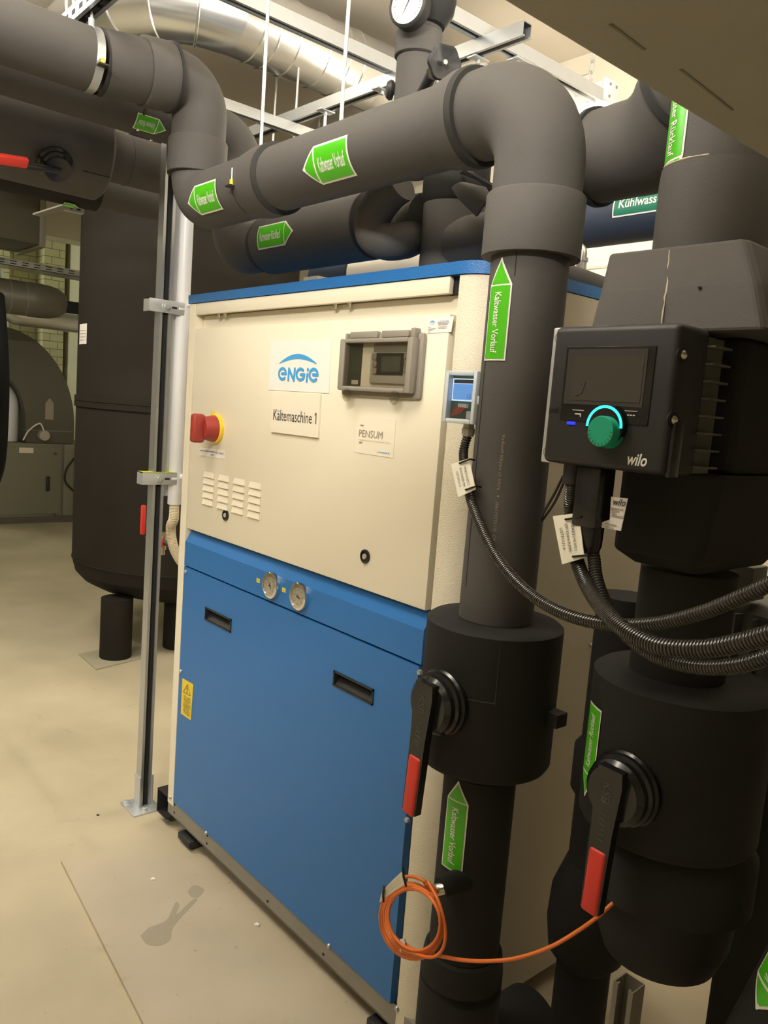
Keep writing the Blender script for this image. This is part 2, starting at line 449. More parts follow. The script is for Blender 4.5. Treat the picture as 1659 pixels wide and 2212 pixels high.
# rotary main switch
p = at(462, 926, 1, -.01)
sw = MB().lathe([(.047, 0), (.047, .009), (.044, .012), (.030, .012)], (p.x, 0, p.z), (0, -1, 0)).build('main_switch', 'yellow', ch)
MB().prism([(-.012, .032), (.012, .032), (0, .058)], (p.x-.015, -.008, p.z), (1, 0, 0), (0, 0, 1), (0, -.003, 0)).build('switch_pointer', 'yellow', sw)
k = MB().lathe([(.042, .012), (.036, .045), (.033, .052), (.0, .052)], (p.x, 0, p.z), (0, -1, 0), cap=False)
k.box(p.x-.014, p.x+.014, -.088, -.045, p.z-.046, p.z+.044, .010, 3)
k.build('knob', 'redknob', sw)
kg = MB()
for j in range(3): kg.box(p.x-.005, p.x+.005, -.0886, -.086, p.z+.006+j*.011, p.z+.0085+j*.011)
kg.build('grip_ribs', 'red', sw)

def sticker(px, m, name, y=-.0005, th=.001, parent=ch):
    """flat sticker from its four photo corners TL TR BR BL on the door plane, squared up"""
    P = [at(a, b, 1, y) for a, b in px]
    mb = MB().raw(P+[q+V((0, -th, 0)) for q in P], [(0, 1, 2, 3), (7, 6, 5, 4), (0, 4, 5, 1), (1, 5, 6, 2), (2, 6, 7, 3), (3, 7, 4, 0)])
    return mb.build(name, m, parent, smooth=0), P
def on_st(P, u, v, y=-.0022):
    q = P[0]*(1-u)*(1-v)+P[1]*u*(1-v)+P[2]*u*v+P[3]*(1-u)*v
    return V((q.x, y, q.z))
def st_text(P, s, u, v, wu, hv, m, parent, name='lettering', y=-.0022, **k):
    w_ = (P[1]-P[0]).length*wu; h_ = (P[3]-P[0]).length*hv
    return flat_text(MB(), s, on_st(P, u, v, y), P[1]-P[0], P[0]-P[3], w_, h_, **k).build(name, m, parent, smooth=0)

def small_print(P, u, v, wu, hv, m, parent, name='small_print', y=-.0022, seed=0):
    """row of word-like marks for print too small to read"""
    rnd = random.Random(seed+int(u*1000)+int(v*7919)); mb = MB(); x = u-wu/2
    while x < u+wu/2-.004:
        wd_ = rnd.uniform(.25, .9)*hv*(P[3]-P[0]).length/(P[1]-P[0]).length
        a, b = x, min(u+wu/2, x+wd_); hh = hv*rnd.choice((.5, .5, .8))
        mb.raw([on_st(P, a, v-hh+hv*.25, y), on_st(P, b, v-hh+hv*.25, y), on_st(P, b, v+hv*.25, y), on_st(P, a, v+hv*.25, y)], [(0, 1, 2, 3)])
        x = b+(.3*wd_ if rnd.random() < .8 else wd_)
    return mb.build(name, m, parent, smooth=0)
# logo sign: swoosh over the lettering
sg, P = sticker([(584.5, 737.5), (716.5, 734), (711, 849.5), (581, 842)], 'paper', 'logo_sign', th=.0012)
top = []; bot = []
for i in range(33):
    t = i/32; u = .17+.64*t
    yb = .465+.0*t; top.append((u, yb-.205*math.sin(PI*t)**.85)); bot.append((u, yb-.105*math.sin(PI*t)))
mb = MB(); vs = [on_st(P, *q, -.0026) for q in top]+[on_st(P, *q, -.0026) for q in bot]
mb.raw(vs, [(i, i+1, 34+i, 33+i) for i in range(32)]).build('arc_mark', 'logo', sg, smooth=0)
_z = [0]
def stroke(mb, pts, wd, P, y=-.0026):
    """a thick pen stroke through sign coordinates u,v with round ends"""
    W_, H_ = (P[1]-P[0]).length, (P[3]-P[0]).length
    q = [(a*W_, b*H_) for a, b in pts]
    sp = spline([(a, b, 0) for a, b in q], 8)
    _z[0] += .00008; y = y-_z[0]
    L = []; R_ = []
    for i, s_ in enumerate(sp):
        t = (sp[min(i+1, len(sp)-1)]-sp[max(i-1, 0)]).normalized(); n_ = V((-t.y, t.x, 0))
        L.append(s_+n_*wd/2); R_.append(s_-n_*wd/2)
    n = len(sp); vs = [on_st(P, s_.x/W_, s_.y/H_, y) for s_ in L+R_]
    mb.raw(vs, [(i, i+1, n+i+1, n+i) for i in range(n-1)])
    for s_ in (sp[0], sp[-1]):
        c = [on_st(P, (s_.x+wd/2*math.cos(a))/W_, (s_.y+wd/2*math.sin(a))/H_, y-.00004) for a in [2*PI*i/14 for i in range(14)]]
        mb.raw(c, [tuple(range(14))])
mb = MB(); wd = .0082
def ee(u0, w_, top_, h_):
    c = (u0+w_/2, top_+h_/2)
    pts = [(u0+w_*.42, c[1]-h_*.02), (u0+w_*.92, c[1]-h_*.02)]
    stroke(mb, pts, wd, P)
    arc = [(c[0]+w_*.46*math.cos(a), c[1]-h_*.46*math.sin(a)) for a in [math.radians(x) for x in (2, 35, 70, 105, 140, 180, 215, 250, 285, 312)]]
    stroke(mb, arc, wd, P)
ee(.175, .135, .545, .235)
stroke(mb, [(.345, .785), (.353, .56)], wd, P); stroke(mb, [(.353, .56), (.395, .67), (.44, .785)], wd*1.1, P); stroke(mb, [(.44, .785), (.452, .555)], wd, P)
g0, gw, gt, gh = .478, .14, .545, .235
stroke(mb, [(g0+gw*.52, gt+gh*.52), (g0+gw*.94, gt+gh*.50)], wd, P)
stroke(mb, [(g0+gw*.5+gw*.46*math.cos(a), gt+gh*.5-gh*.46*math.sin(a)) for a in [math.radians(x) for x in (50, 85, 120, 160, 200, 240, 280, 320, 360)]], wd, P)
stroke(mb, [(.652, .79), (.660, .655)], wd, P); mb.raw([on_st(P, .665+wd*.62*math.cos(a)/(P[1]-P[0]).length, .567+wd*.62*math.sin(a)/(P[3]-P[0]).length, -.0027) for a in [2*PI*i/16 for i in range(16)]], [tuple(range(16))])
ee(.69, .14, .545, .24)
mb.build('lettering', 'logo', sg, smooth=0)
# name plate
npl, P = sticker([(592, 846.5), (695.5, 852), (690, 946), (588, 933)], 'paper2', 'name_plate', y=-.0005, th=.006)
st_text(P, 'Kältemaschine 1', .505, .56, .90, .27, 'ink', npl, y=-.0072)
W_, H_ = (P[1]-P[0]).length, (P[3]-P[0]).length
MB().raw([on_st(P, .938, .435, -.0072), on_st(P, .952, .435, -.0072), on_st(P, .925, .495, -.0072), on_st(P, .915, .485, -.0072)], [(0, 1, 2, 3)]).build('digit_flag', 'ink', npl, smooth=0)
# maker's sticker
ps, P = sticker([(772, 900.5), (855.5, 907), (849.5, 989.5), (766, 977)], 'paper2', 'pale_sticker', th=.0006)
st_text(P, 'PENSUM', .40, .44, .62, .20, 'inkgrey', ps)
st_text(P, 'high performance in lower power range', .50, .625, .80, .065, 'inklight', ps)
small_print(P, .76, .90, .32, .045, 'logo', ps)
mb = MB()
for v in (.22, .70):
    a, b = on_st(P, .11, v), on_st(P, .20, v+.005); mb.box(a.x, b.x, -.0025, -.002, a.z-.0012, a.z+.0012)
mb.build('dash_marks', 'inkgrey', ps, smooth=0)
# address sticker top right
ad, P = sticker([(925, 689), (981, 683), (975, 717), (922, 720.5)], 'paper', 'address_sticker', th=.0006)
mb = MB()
for i in range(16):
    t0 = i/16; t1 = (i+1)/16
    f = lambda t: (.08+.24*t, .32-.17*math.sin(PI*t)); g = lambda t: (.08+.24*t, .32-.09*math.sin(PI*t))
    mb.raw([on_st(P, *f(t0)), on_st(P, *f(t1)), on_st(P, *g(t1)), on_st(P, *g(t0))], [(0, 1, 2, 3)])
mb.build('arc_mark', 'logo', ad, smooth=0)
st_text(P, 'engie', .20, .37, .20, .09, 'logo', ad)
for i, v in enumerate((.24, .33, .42, .50, .64, .73)):
    small_print(P, .64, v, .44 if i < 3 else .34, .055, 'logo' if i == 0 else 'ink', ad)
for v, wu in ((.60, .10), (.72, .32), (.80, .22), (.92, .10)):
    small_print(P, .06+wu/2, v, wu, .055, 'ink', ad)
# small circuit sticker under the switch
cs, P = sticker([(431.5, 966), (487, 973.5), (486, 991.5), (431, 983.5)], 'paper', 'circuit_sticker', th=.0006)
small_print(P, .33, .36, .60, .16, 'ink', cs); st_text(P, 'HS / Feld 3', .80, .38, .32, .24, 'ink', cs); small_print(P, .52, .74, .14, .16, 'ink', cs)

# control window: smoked frame with hinged clear flap over a display
cw = MB()
A = [at(x, y, 1, -.032) for x, y in ((735, 733), (897, 726), (886, 850), (729, 842))]
wx0, wx1 = (A[0].x+A[3].x)/2, (A[1].x+A[2].x)/2-.004; wz1, wz0 = (A[0].z+A[1].z)/2, (A[2].z+A[3].z)/2
fr = .026
fr = .0185
cw.box(wx0-.010, wx1+.012, -.012, 0, wz0-.012, wz1+.012, .006)
cwo = cw.build('control_window', 'smoke', ch)
fb = MB()
for b in ((wx0, wx0+fr*1.15, wz0, wz1), (wx1-fr, wx1, wz0, wz1), (wx0+fr, wx1-fr, wz0, wz0+fr*.6), (wx0+fr, wx1-fr, wz1-fr*.6, wz1)):
    fb.box(b[0], b[1], -.034, -.012, b[2], b[3], .004)
fb.box(wx0+.02, wx0+.125, -.020, -.006, wz1+.002, wz1+.018, .003); fb.box(wx0+.140, wx1-.032, -.020, -.006, wz1+.002, wz1+.018, .003)
fb.box(wx1-.022, wx1-.006, -.024, -.004, wz1-.004, wz1+.022, .004); fb.box(wx0+.002, wx0+.012, -.02, -.006, wz1-.004, wz1+.015, .003)
fb.build('flap_frame', 'smoke', cwo)
for x in (wx0+.040, wx1-.050):
    MB().box(x-.010, x+.012, -.036, -.028, wz0-.004, wz0+.004, .002).lathe([(.016, 0), (.016, .003)], (x, -.030, wz0-.012), (0, -1, 0), 20).build('flap_latch', 'pane', cwo)
MB().box(wx0+fr*.6, wx1-fr*.6, -.0138, -.012, wz0+fr*.4, wz1-fr*.4).build('back_plate', 'paper2', cwo)
def pbox(q, y0_, y1_, nm, m, bev=0):
    P_ = [at(a_, b_, 1, y0_) for a_, b_ in q]
    xa, xb = (P_[0].x+P_[3].x)/2, (P_[1].x+P_[2].x)/2; za, zb__ = (P_[2].z+P_[3].z)/2, (P_[0].z+P_[1].z)/2
    return MB().box(xa, xb, y0_, y1_, za, zb__, bev).build(nm, m, cwo)
pbox(((755, 742), (781, 740), (778, 832), (750, 834)), -.017, -.0138, 'circuit_board', 'pcbdark')
pbox(((759, 820), (773, 822), (773, 831), (759, 829)), -.0175, -.017, 'board_label', 'inklight')
pbox(((800, 763), (884, 759), (878, 831), (797, 827)), -.022, -.0138, 'display_housing', 'greyabs', .003)
pbox(((808, 738), (885, 735), (884, 759), (808, 762)), -.018, -.0138, 'display_hood', 'smoke')
pbox(((812, 764), (873, 761), (869, 811), (811, 809)), -.0235, -.022, 'display_surround', 'blackmat')
pbox(((824, 771), (866, 769), (863, 804), (823, 803)), -.0242, -.0235, 'display_screen', 'lcdgreen')
for sx in (0, 1):
    for j in range(3):
        xa = (804.5, 813) if sx == 0 else (872.5, 882); y_ = 764+j*15.3-(2 if sx else 0)
        pbox(((xa[0], y_), (xa[1], y_), (xa[1]-1, y_+13.5), (xa[0]-1, y_+13.5)), -.0245, -.022, 'key', 'smoke', .002)
MB().box(wx0+fr*.8, wx1-fr*.8, -.0315, -.0305, wz0+fr*.5, wz1-fr*.5).build('pane', 'pane', cwo)

# blue fascia with chamfered top and two gauges, gap line, blue lower panel with recessed grips
fz0, fz1 = .981, 1.062
fa = MB().prism([(fz0, 0), (fz1, 0), (1.102, .024), (1.106, .034), (fz0, .034)], (.0, 0, 0), (0, 0, 1), (0, 1, 0), (1.183, 0, 0))
fao = fa.build('fascia', 'blue', ch, smooth=20)
gpos = [at(580.5, 1265, 1, -.014), at(641, 1289, 1, -.014)]
for gi, p in enumerate(gpos):
    go = MB().lathe([(.030, -.002), (.038, .0), (.039, .006), (.038, .012), (.034, .015), (.031, .015), (.031, .010)], (p.x, 0, p.z), (0, -1, 0), 48, cap=False).build('pressure_gauge', 'chrome', ch)
    MB().cyl((p.x, -.003, p.z), (p.x, -.0095, p.z), .0315, n=40).build('dial', 'paper', go)
    tk = MB()
    for j in range(31):
        a = math.radians(225-270*j/30); r0 = .0245 if j % 5 else .0225
        e1 = V((math.cos(a), 0, math.sin(a))); e2 = V((-math.sin(a), 0, math.cos(a)))
        c = V((p.x, -.0100, p.z)); wt = .00045
        tk.raw([c+e1*r0+e2*wt, c+e1*.0275+e2*wt, c+e1*.0275-e2*wt, c+e1*r0-e2*wt], [(0, 1, 2, 3)])
        a2 = math.radians(225-270*(j+1)/30); f2 = V((math.cos(a2), 0, math.sin(a2)))
        if j < 30: tk.raw([c+e1*.0275, c+f2*.0275, c+f2*.0280, c+e1*.0280], [(0, 1, 2, 3)])
        if j < 30: tk.raw([c+e1*.0165, c+f2*.0165, c+f2*.0170, c+e1*.0170], [(0, 1, 2, 3)])
    flat_text(tk, 'bar', (p.x, -.0100, p.z+.008), (1, 0, 0), (0, 0, 1), .009, .004)
    flat_text(tk, 'WIKA', (p.x, -.0100, p.z-.022), (1, 0, 0), (0, 0, 1), .011, .0035)
    for j, s in enumerate(('0', '4', '8', '12', '16', '20', '24')):
        a = math.radians(225-270*j/6)
        flat_text(tk, s, (p.x+.0200*math.cos(a), -.0100, p.z+.0200*math.sin(a)), (1, 0, 0), (0, 0, 1), .003*len(s), .004)
    tk.build('dial_marks', 'ink', go, smooth=0)
    a = math.radians(125 if gi == 0 else 158)
    e1 = V((math.cos(a), 0, math.sin(a))); e2 = V((-math.sin(a), 0, math.cos(a))); c = V((p.x, -.0108, p.z))
    nd = MB().raw([c-e1*.011+e2*.0022, c+e2*.0016, c+e1*.023, c-e2*.0016, c-e1*.011-e2*.0022], [(0, 1, 2, 3, 4)])
    nd.cyl((p.x, -.0105, p.z), (p.x, -.0125, p.z), .0034, n=16); nd.build('needle', 'ink', go)
    MB().cyl((p.x, -.0128, p.z), (p.x, -.0135, p.z), .0312, n=40).build('pane', 'pane', go)
for (px, py), s in (((558, 1254), '+'), ((613.5, 1274.5), '-')):
    p = at(px, py, 1, 0)
    so = MB().box(p.x-.0085, p.x+.0085, -.001, .0, p.z-.0062, p.z+.0062).build('gauge_sticker', 'yellowst', ch)
    MB().box(p.x-.002, p.x+.002, -.0016, -.001, p.z-.0012, p.z+.0012).build('gauge_mark', 'ink', so)
bx0, bx1, bz0, bz1 = .0, 1.176, .122, .975
holes = []
for q in (((444.5, 1312), (499.5, 1336), (499, 1366), (444, 1339)), ((722, 1448), (808, 1489), (806, 1523), (721, 1481))):
    P = [at(a, b, 1, 0) for a, b in q]
    holes.append((min(P[0].x, P[3].x), max(P[1].x, P[2].x), (P[2].z+P[3].z)/2, (P[0].z+P[1].z)/2))
lp = MB()
xs = sorted({bx0, bx1, *[h[0] for h in holes], *[h[1] for h in holes]}); zs = sorted({bz0, bz1, *[h[2] for h in holes], *[h[3] for h in holes]})
for i in range(len(xs)-1):
    for j in range(len(zs)-1):
        cx, cz = (xs[i]+xs[i+1])/2, (zs[j]+zs[j+1])/2
        if any(h[0] < cx < h[1] and h[2] < cz < h[3] for h in holes): continue
        lp.box(xs[i], xs[i+1], 0, .022, zs[j], zs[j+1])
lpo = lp.build('lower_panel', 'blue', ch, smooth=0)
for h in holes:
    x0, x1, z0, z1 = h
    g = MB()
    for b in ((x0, x0+.005, z0, z1), (x1-.005, x1, z0, z1), (x0, x1, z0, z0+.004), (x0, x1, z1-.005, z1)):
        g.box(b[0], b[1], -.003, .030, b[2], b[3])
    g.prism([(z0+.003, .001), (z0+.003, .030), (z1-.006, .030), (z1-.010, .028)], (x0+.004, 0, 0), (0, 0, 1), (0, 1, 0), (x1-x0-.008, 0, 0))
    g.build('grip_recess', 'blackmat', lpo, smooth=0)
ws, P = sticker([(394.5, 1465), (418, 1478), (412.5, 1556), (391, 1541)], 'yellowst', 'warning_sticker', parent=lpo)
mb = MB()
def tri_ring(mb, pts, k):
    c = (sum(p[0] for p in pts)/3, sum(p[1] for p in pts)/3)
    inn = [(c[0]+(p[0]-c[0])*k, c[1]+(p[1]-c[1])*k) for p in pts]
    mb.raw([on_st(P, *p) for p in pts+inn], [(0, 1, 4, 3), (1, 2, 5, 4), (2, 0, 3, 5)])
tri_ring(mb, [(.5, .08), (.86, .36), (.14, .36)], .84)
mb.raw([on_st(P, .46, .17), on_st(P, .54, .17), on_st(P, .52, .275), on_st(P, .48, .275)], [(0, 1, 2, 3)])
mb.raw([on_st(P, .46, .29), on_st(P, .54, .29), on_st(P, .54, .325), on_st(P, .46, .325)], [(0, 1, 2, 3)])
mb.build('warning_mark', 'ink', ws, smooth=0)
for i in range(11):
    small_print(P, .55, .45+i*.047, .66-.2*(i % 4 == 3), .034, 'ink', ws)
# base channels, pads, screws
kp = MB().box(-.048, 1.262, .004, .012, .065, .120).box(-.048, 1.262, .004, .06, .063, .067)
kpo = kp.build('base_channel', 'greysteel', ch, smooth=0)
for xx, zz in ((.003, .113), (.003, .083), (.243, .112), (.243, .083), (.62, .083), (.9, .083)):
    MB().cyl((xx, .0045, zz), (xx, .003, zz), .0045, n=12).build('bolt_hole', 'darkslot', kpo)
sk = MB(); sx0, sx1, sz0, sz1 = -.128, -.052, .032, .122
sk.box(sx0, sx0+.004, .0, .78, sz0, sz1).box(sx0, sx1, .0, .78, sz0, sz0+.004).box(sx0, sx1, .0, .78, sz1-.004, sz1).box(sx0, sx1, .24, .244, sz0, sz1)
sk.build('side_channel', 'darkslot', ch, smooth=0)
for yy in (-.004, .6):
    for xx in (.050, 1.10):
        q = MB().box(xx, xx+.09, yy, yy+.09, .0125, .036, .004); q.box(xx+.02, xx+.07, yy+.03, yy+.07, .034, .063)
        q.build('rubber_pad', 'blackmat', ch)
scr = [at(401.5, 1235, 1, 0), at(391, 1450, 1, 0), at(446, 1799, 1, 0), at(711, 2043, 1, 0), at(907, 1452, 1, 0), at(880, 1771, 1, 0), at(368.5, 1722, 1, 0), at(858, 2178, 1, 0)]
for p in scr:
    MB().lathe([(.0075, 0), (.0075, .002), (.0055, .006), (.002, .0075)], (p.x, .001, p.z), (0, -1, 0), 14).build('screw', 'galv', ch)
# side panel bolt and port low on the right flank
for (px, py, r) in ((1318, 1396, .012), (1275, 1393, .006)):
    p = at(px, py, 0, 1.284); MB().lathe([(r, 0), (r, .006), (r*.6, .010), (r*.3, .010)], p, (1, 0, 0), 18).build('side_bolt', 'galv', ch)
p = at(1340, 1420, 0, 1.284); MB().lathe([(.034, 0), (.036, .02), (.026, .024), (.022, .016)], p, (1, 0, 0), 24).build('side_port', 'blackmat', ch)

# crumbs lying on the floor in front of the cabinet
for lab, px, py, z_, r_ in (('small white crumb on the pale slab in front of the blue panel', 556, 1998, .012, .009), ('tiny white chip on the slab near its left edge', 330, 1900, .012, .007), ('dark little crumb on the floor left of the post foot', 211, 1761, 0, .006)):
    p = at(px, py, 2, z_)
    mb = MB(); rnd = random.Random(px)
    for k in range(3): mb.obox(p+V((rnd.uniform(-.5, .5)*r_, rnd.uniform(-.5, .5)*r_, r_*.35)), (1, rnd.uniform(-1, 1), .1), (-.3, 1, .2), (0, .1, 1), r_*.8, r_*.25, r_*.3, r_*.08)
    tag(mb.build('crumb', 'blackmat' if 'dark' in lab else 'paper', loc=p), lab, 'crumb')

# ------------------------------------------------------------------ insulated pipes
def cyl_label(parent, c, axis, face, r, L, h, text, arrow='start', head=None, field='green', tw=.76, th=.36, toff=0, bite=.0):
    """sticker wrapped round a pipe: axis = reading direction, face = outward direction at its middle"""
    c, a, n = V(c), V(axis).normalized(), V(face).normalized()
    n = (n-a*n.dot(a)).normalized(); t = n.cross(a)
    if t.dot(n.cross(a)) < 0: t = -t
    head = head or h*.55
    def mp(u, v, rr):
        return c+a*u+n*(rr*math.cos(v/r))+t*(rr*math.sin(v/r))
    # t must be 'up' for text read along a seen from outside: up = n x a
    sgn = 1 if arrow == 'start' else -1
    def shape(e, off, u0, u1, pointed):
        vs = []; fs = []; n_ = 14; us = []
        k = 8
        for i in range(k+1): us.append(u0+(u1-u0)*i/k)
        for u in us:
            f = pointed(u)
            for j in range(n_+1): vs.append(mp(sgn*u, (j/n_*2-1)*f, r+off))
        for i in range(k):
            for j in range(n_): q = i*(n_+1)+j; fs.append((q, q+1, q+n_+2, q+n_+1))
        return vs, fs
    b = h*.06
    mb = MB()
    mb.raw(*shape(0, .0012, -L/2, -L/2+head, lambda u: max(.001, h/2*(u+L/2)/head)))
    mb.raw(*shape(0, .0012, -L/2+head, L/2, lambda u: h/2))
    lab = mb.build('pipe_label', 'labelwhite', parent)
    mb = MB()
    mb.raw(*shape(0, .0018, -L/2+b*2.2, -L/2+head-b*.4, lambda u: max(.001, (h/2)*(u+L/2)/head-b*1.25)))
    mb.raw(*shape(0, .0018, -L/2+head+b*.6, L/2-b, lambda u: h/2-b))
    mb.build('label_field', field, lab)
    bw = L-head
    vs, fs = fit_text(text, bw*tw, h*th, bold=.012)
    bm = bmesh.new(); bv = [bm.verts.new((p[0], p[1], 0)) for p in vs]
    for f in fs:
        try: bm.faces.new([bv[i] for i in f])
        except ValueError: pass
    for k in range(1, 8):
        bmesh.ops.bisect_plane(bm, geom=bm.verts[:]+bm.edges[:]+bm.faces[:], plane_co=(0, h*th*(k/8-.5), 0), plane_no=(0, 1, 0))
    bm.verts.index_update()
    vs = [(v.co.x, v.co.y) for v in bm.verts]; fs = [[v.index for v in f.verts] for f in bm.faces]; bm.free()
    off = sgn*(head/2)+toff
    MB().raw([mp(p[0]+off, p[1], r+.0026) for p in vs], fs).build('lettering', 'labelwhite', lab, smooth=0)
    return lab
def seam(mb, p0, p1, wdt=.0012): mb.tube([p0, p1], wdt, 6)

PY = -.10; RX = 1.474; PZ = 2.120; R1 = .080; RR = .0705
LX = .161; UZ = 2.415
sp = thing('supply_pipe', 'thick black insulated pipe crossing in front above the cabinet with two green arrow labels', 'pipe', (RX, PY, .04))
zs0 = at(1150, 405, 1, PY-.05).z; zs1 = at(1150, 540, 1, PY-.06).z
MB().tube(bend([(RX, PY, zs0-.01), (RX, PY, PZ), (RX-.24, PY, PZ)], .118, 20), R1, 48).build('elbow', 'foam', sp)
xr = at(985, 250, 1, PY-.06).x
MB().lathe([(R1-.002, -.004), (R1+.0115, -.003), (R1+.0115, .003), (R1+.009, .010), (R1-.002, .012)], (xr, PY, PZ), (1, 0, 0), 48, cap=False).build('joint_ring', 'foamtape', sp)
xs1 = at(915, 300, 1, PY-.06).x
MB().lathe([(R1-.002, 0), (R1+.001, .01), (R1+.011, .06), (R1+.0115, xr-xs1-.004), (R1-.001, xr-xs1-.003)], (xs1, PY, PZ), (1, 0, 0), 48).build('sleeve', 'foam', sp)
xj = at(552, 400, 1, PY-.07).x; xk = at(505, 410, 1, PY-.07).x
MB().cyl((xj, PY, PZ), (RX-.23, PY, PZ), R1*.985, n=48).build('horizontal_run', 'foam', sp)
MB().lathe([(R1-.008, -.003), (R1+.009, -.003), (R1+.009, .001), (R1-.002, .010), (R1-.008, .011)], (xj+.004, PY, PZ), (1, 0, 0), 48, cap=False).build('joint_ring', 'foamtape', sp)
MB().lathe([(R1-.004, 0), (R1+.004, .006), (R1+.009, .05), (R1+.009, xj-xk)], (xk, PY, PZ), (1, 0, 0), 48).build('sleeve', 'foam', sp)
# clamp with yellow capped nut at left
cl = MB().lathe([(R1-.006, -.006), (R1-.0045, -.006), (R1-.0045, .006), (R1-.006, .006)], (xk-.007, PY, PZ), (1, 0, 0), 48, cap=False).build('pipe_clamp', 'blackmat', sp)
def clamp_lug(parent, p, up):
    MB().box(p.x-.013, p.x+.013, p.y-.012, p.y+.012, p.z-.003, p.z+.001).build('lug', 'blackmat', parent)
    MB().cyl(p, p+V((0, 0, .016)), .0055, n=8).build('cap_nut', 'yellow', parent)
    MB().cyl(p+V((0, 0, .015)), p+V((0, 0, up)), .003, n=10).build('stud', 'steelrod', parent)
clamp_lug(cl, at(500, 402, 1, PY-.085), .045)
_p = bend([(xk-.005, PY, PZ), (LX, PY, PZ), (LX, PY, 2.28)], .10, 18)
MB().tube(_p, [R1-.0065*i/(len(_p)-1) for i in range(len(_p))], 48).build('elbow', 'foam', sp)
zc1, zc0 = at(440, 267, 1, PY-.065).z, at(440, 346, 1, PY-.065).z
MB().lathe([(.074, 0), (.0865, 0), (.0865, zc1-zc0-.004), (.0845, zc1-zc0)], (LX, PY, zc0), (0, 0, 1), 48).build('sleeve', 'foam', sp)
MB().lathe([(.070, -.006), (.0775, -.005), (.0860, -.002), (.086, .001), (.07, .001)], (LX, PY, zc0), (0, 0, 1), 48, cap=False).build('joint_ring', 'foamtape', sp)
EL = V((LX, PY, 2.462)); UD = (V((LX, PY-.325, 2.422))-EL).normalized(); UZ = 2.422
MB().tube(bend([V((LX, PY, zc0+.02)), EL, EL+UD*.16], .080, 18), .079, 48).build('elbow', 'foam', sp)
MB().lathe([(.078, -.010), (.0905, -.008), (.092, .070), (.088, .075)], EL+UD*.110, UD, 48).build('sleeve', 'foam', sp)
MB().lathe([(.074, -.006), (.094, -.005), (.094, .003), (.074, .004)], EL+UD*.100, UD, 48, cap=False).build('joint_ring', 'foamtape', sp)
MB().cyl(EL+UD*.16, EL+UD*.300, .084, n=48).build('end_run', 'foam', sp)
MB().cyl((LX, PY-.315, UZ), (LX, -3.2, UZ), .080, n=48).build('long_run', 'foam', sp)
bc = MB().lathe([(.0808, -.011), (.0825, -.011), (.0825, .011), (.0808, .011)], (LX, PY-.325, UZ), (0, -1, 0), 48, cap=False).build('pipe_clamp', 'galv', sp)
MB().lathe([(.076, -.008), (.079, -.008), (.079, .008)], (LX, PY-.295, UZ), (0, -1, 0), 48, cap=False).build('rubber_lining', 'foamtape', bc)
clamp_lug(bc, at(222, 140, 0, LX+.086), .010)
MB().cyl((LX, PY-.325, UZ+.082), (LX, PY-.325, UZ+.105), .008, n=8).build('hanger_nut', 'galvlight', bc)
MB().cyl((LX, PY-.325, UZ+.10), (LX, PY-.325, 2.545), .004, n=12).build('hanger_rod', 'steelrod', bc)
# riser
MB().cyl((RX, PY, 1.178), (RX, PY, zs1+.02), RR, n=48).build('riser', 'foam', sp)
MB().lathe([(RR+.002, 0), (.0882, 0), (.0885, .004), (.0885, zs0-zs1-.004), (.086, zs0-zs1), (.07, zs0-zs1)], (RX, PY, zs1), (0, 0, 1), 56).build('sleeve', 'foam', sp)
MB().cyl((RX, PY, .42), (RX, PY, .872), RR, n=48).build('riser_lower', 'foamdark', sp)  # same riser foam as above, darkened for the shade down here
MB().tube(bend([(RX, PY, .44), (RX, PY, .20), (RX, PY+.26, .20)], .13, 16), .083, 40).build('foot_elbow', 'foamdark', sp)
MB().lathe([(.072, .50), (.078, .495), (.083, .46), (.083, .42)], (RX, PY, 0), (0, 0, 1), 40, cap=False).build('foot_sleeve', 'foamdark', sp)
# seams on the riser
mb = MB()
fd = (V(CAM)-V((RX, PY, 1.5))); fd.z = 0; fd.normalize()
def rs(ang, z, rr=RR): 
    q = Matrix.Rotation(math.radians(ang), 3, 'Z') @ fd; return V((RX, PY, z))+q*rr
mb.tube([rs(-62, 1.66), rs(-60, 1.4), rs(-58, 1.24)], .0011, 6); mb.tube([rs(-20, 1.85), rs(-20, 1.80)], .001, 6)
mb.build('glue_seam', 'foamtape', sp)
# printed line down the riser
vs, fs = fit_text('Kaiflex® KKplus s2 5/076   ◊   (0617372117)  CE', .190, .0075)
pa = (rs(-14, 0)-V((RX, PY, 0))).normalized(); tx = V((0, 0, 1)).cross(pa)
def pm(u, v, rr=RR+.0008, z=at(1092, 1057, 1, PY-.06).z): 
    a = v/RR; return V((RX, PY, z-u))+pa*(rr*math.cos(a))+tx*(rr*math.sin(a))
MB().raw([pm(p[0], p[1]) for p in vs], fs).build('printed_line', 'inkgrey', sp, smooth=0)

# labels on the supply pipe
def facing(c, axis, turn=0):
    d = V(CAM)-V(c); a = V(axis).normalized(); d = (d-a*d.dot(a)).normalized()
    return Matrix.Rotation(math.radians(turn), 3, a) @ d
q0 = at(665, 348, 1, PY-.06); q1 = at(765, 315, 1, PY-.06); cx = (q0.x+q1.x)/2
c = V((cx, PY, PZ)); cyl_label(sp, c, (1, 0, 0), facing(c, (1, 0, 0), -2), R1*.985, (q1.x-q0.x)*1.0, .086, 'Kaltwasser Vorlauf')
q0 = at(408, 435, 1, PY-.07); q1 = at(474, 412, 1, PY-.07); cx = (q0.x+q1.x)/2
c = V((cx+.004, PY, PZ)); cyl_label(sp, c, (1, 0, 0), facing(c, (1, 0, 0), -6), R1+.001, (q1.x-q0.x)*.94, .080, 'Kaltwasser Vorlauf')
zt, zb_ = at(1085, 560, 1, PY-.06).z, at(1070, 780, 1, PY-.06).z
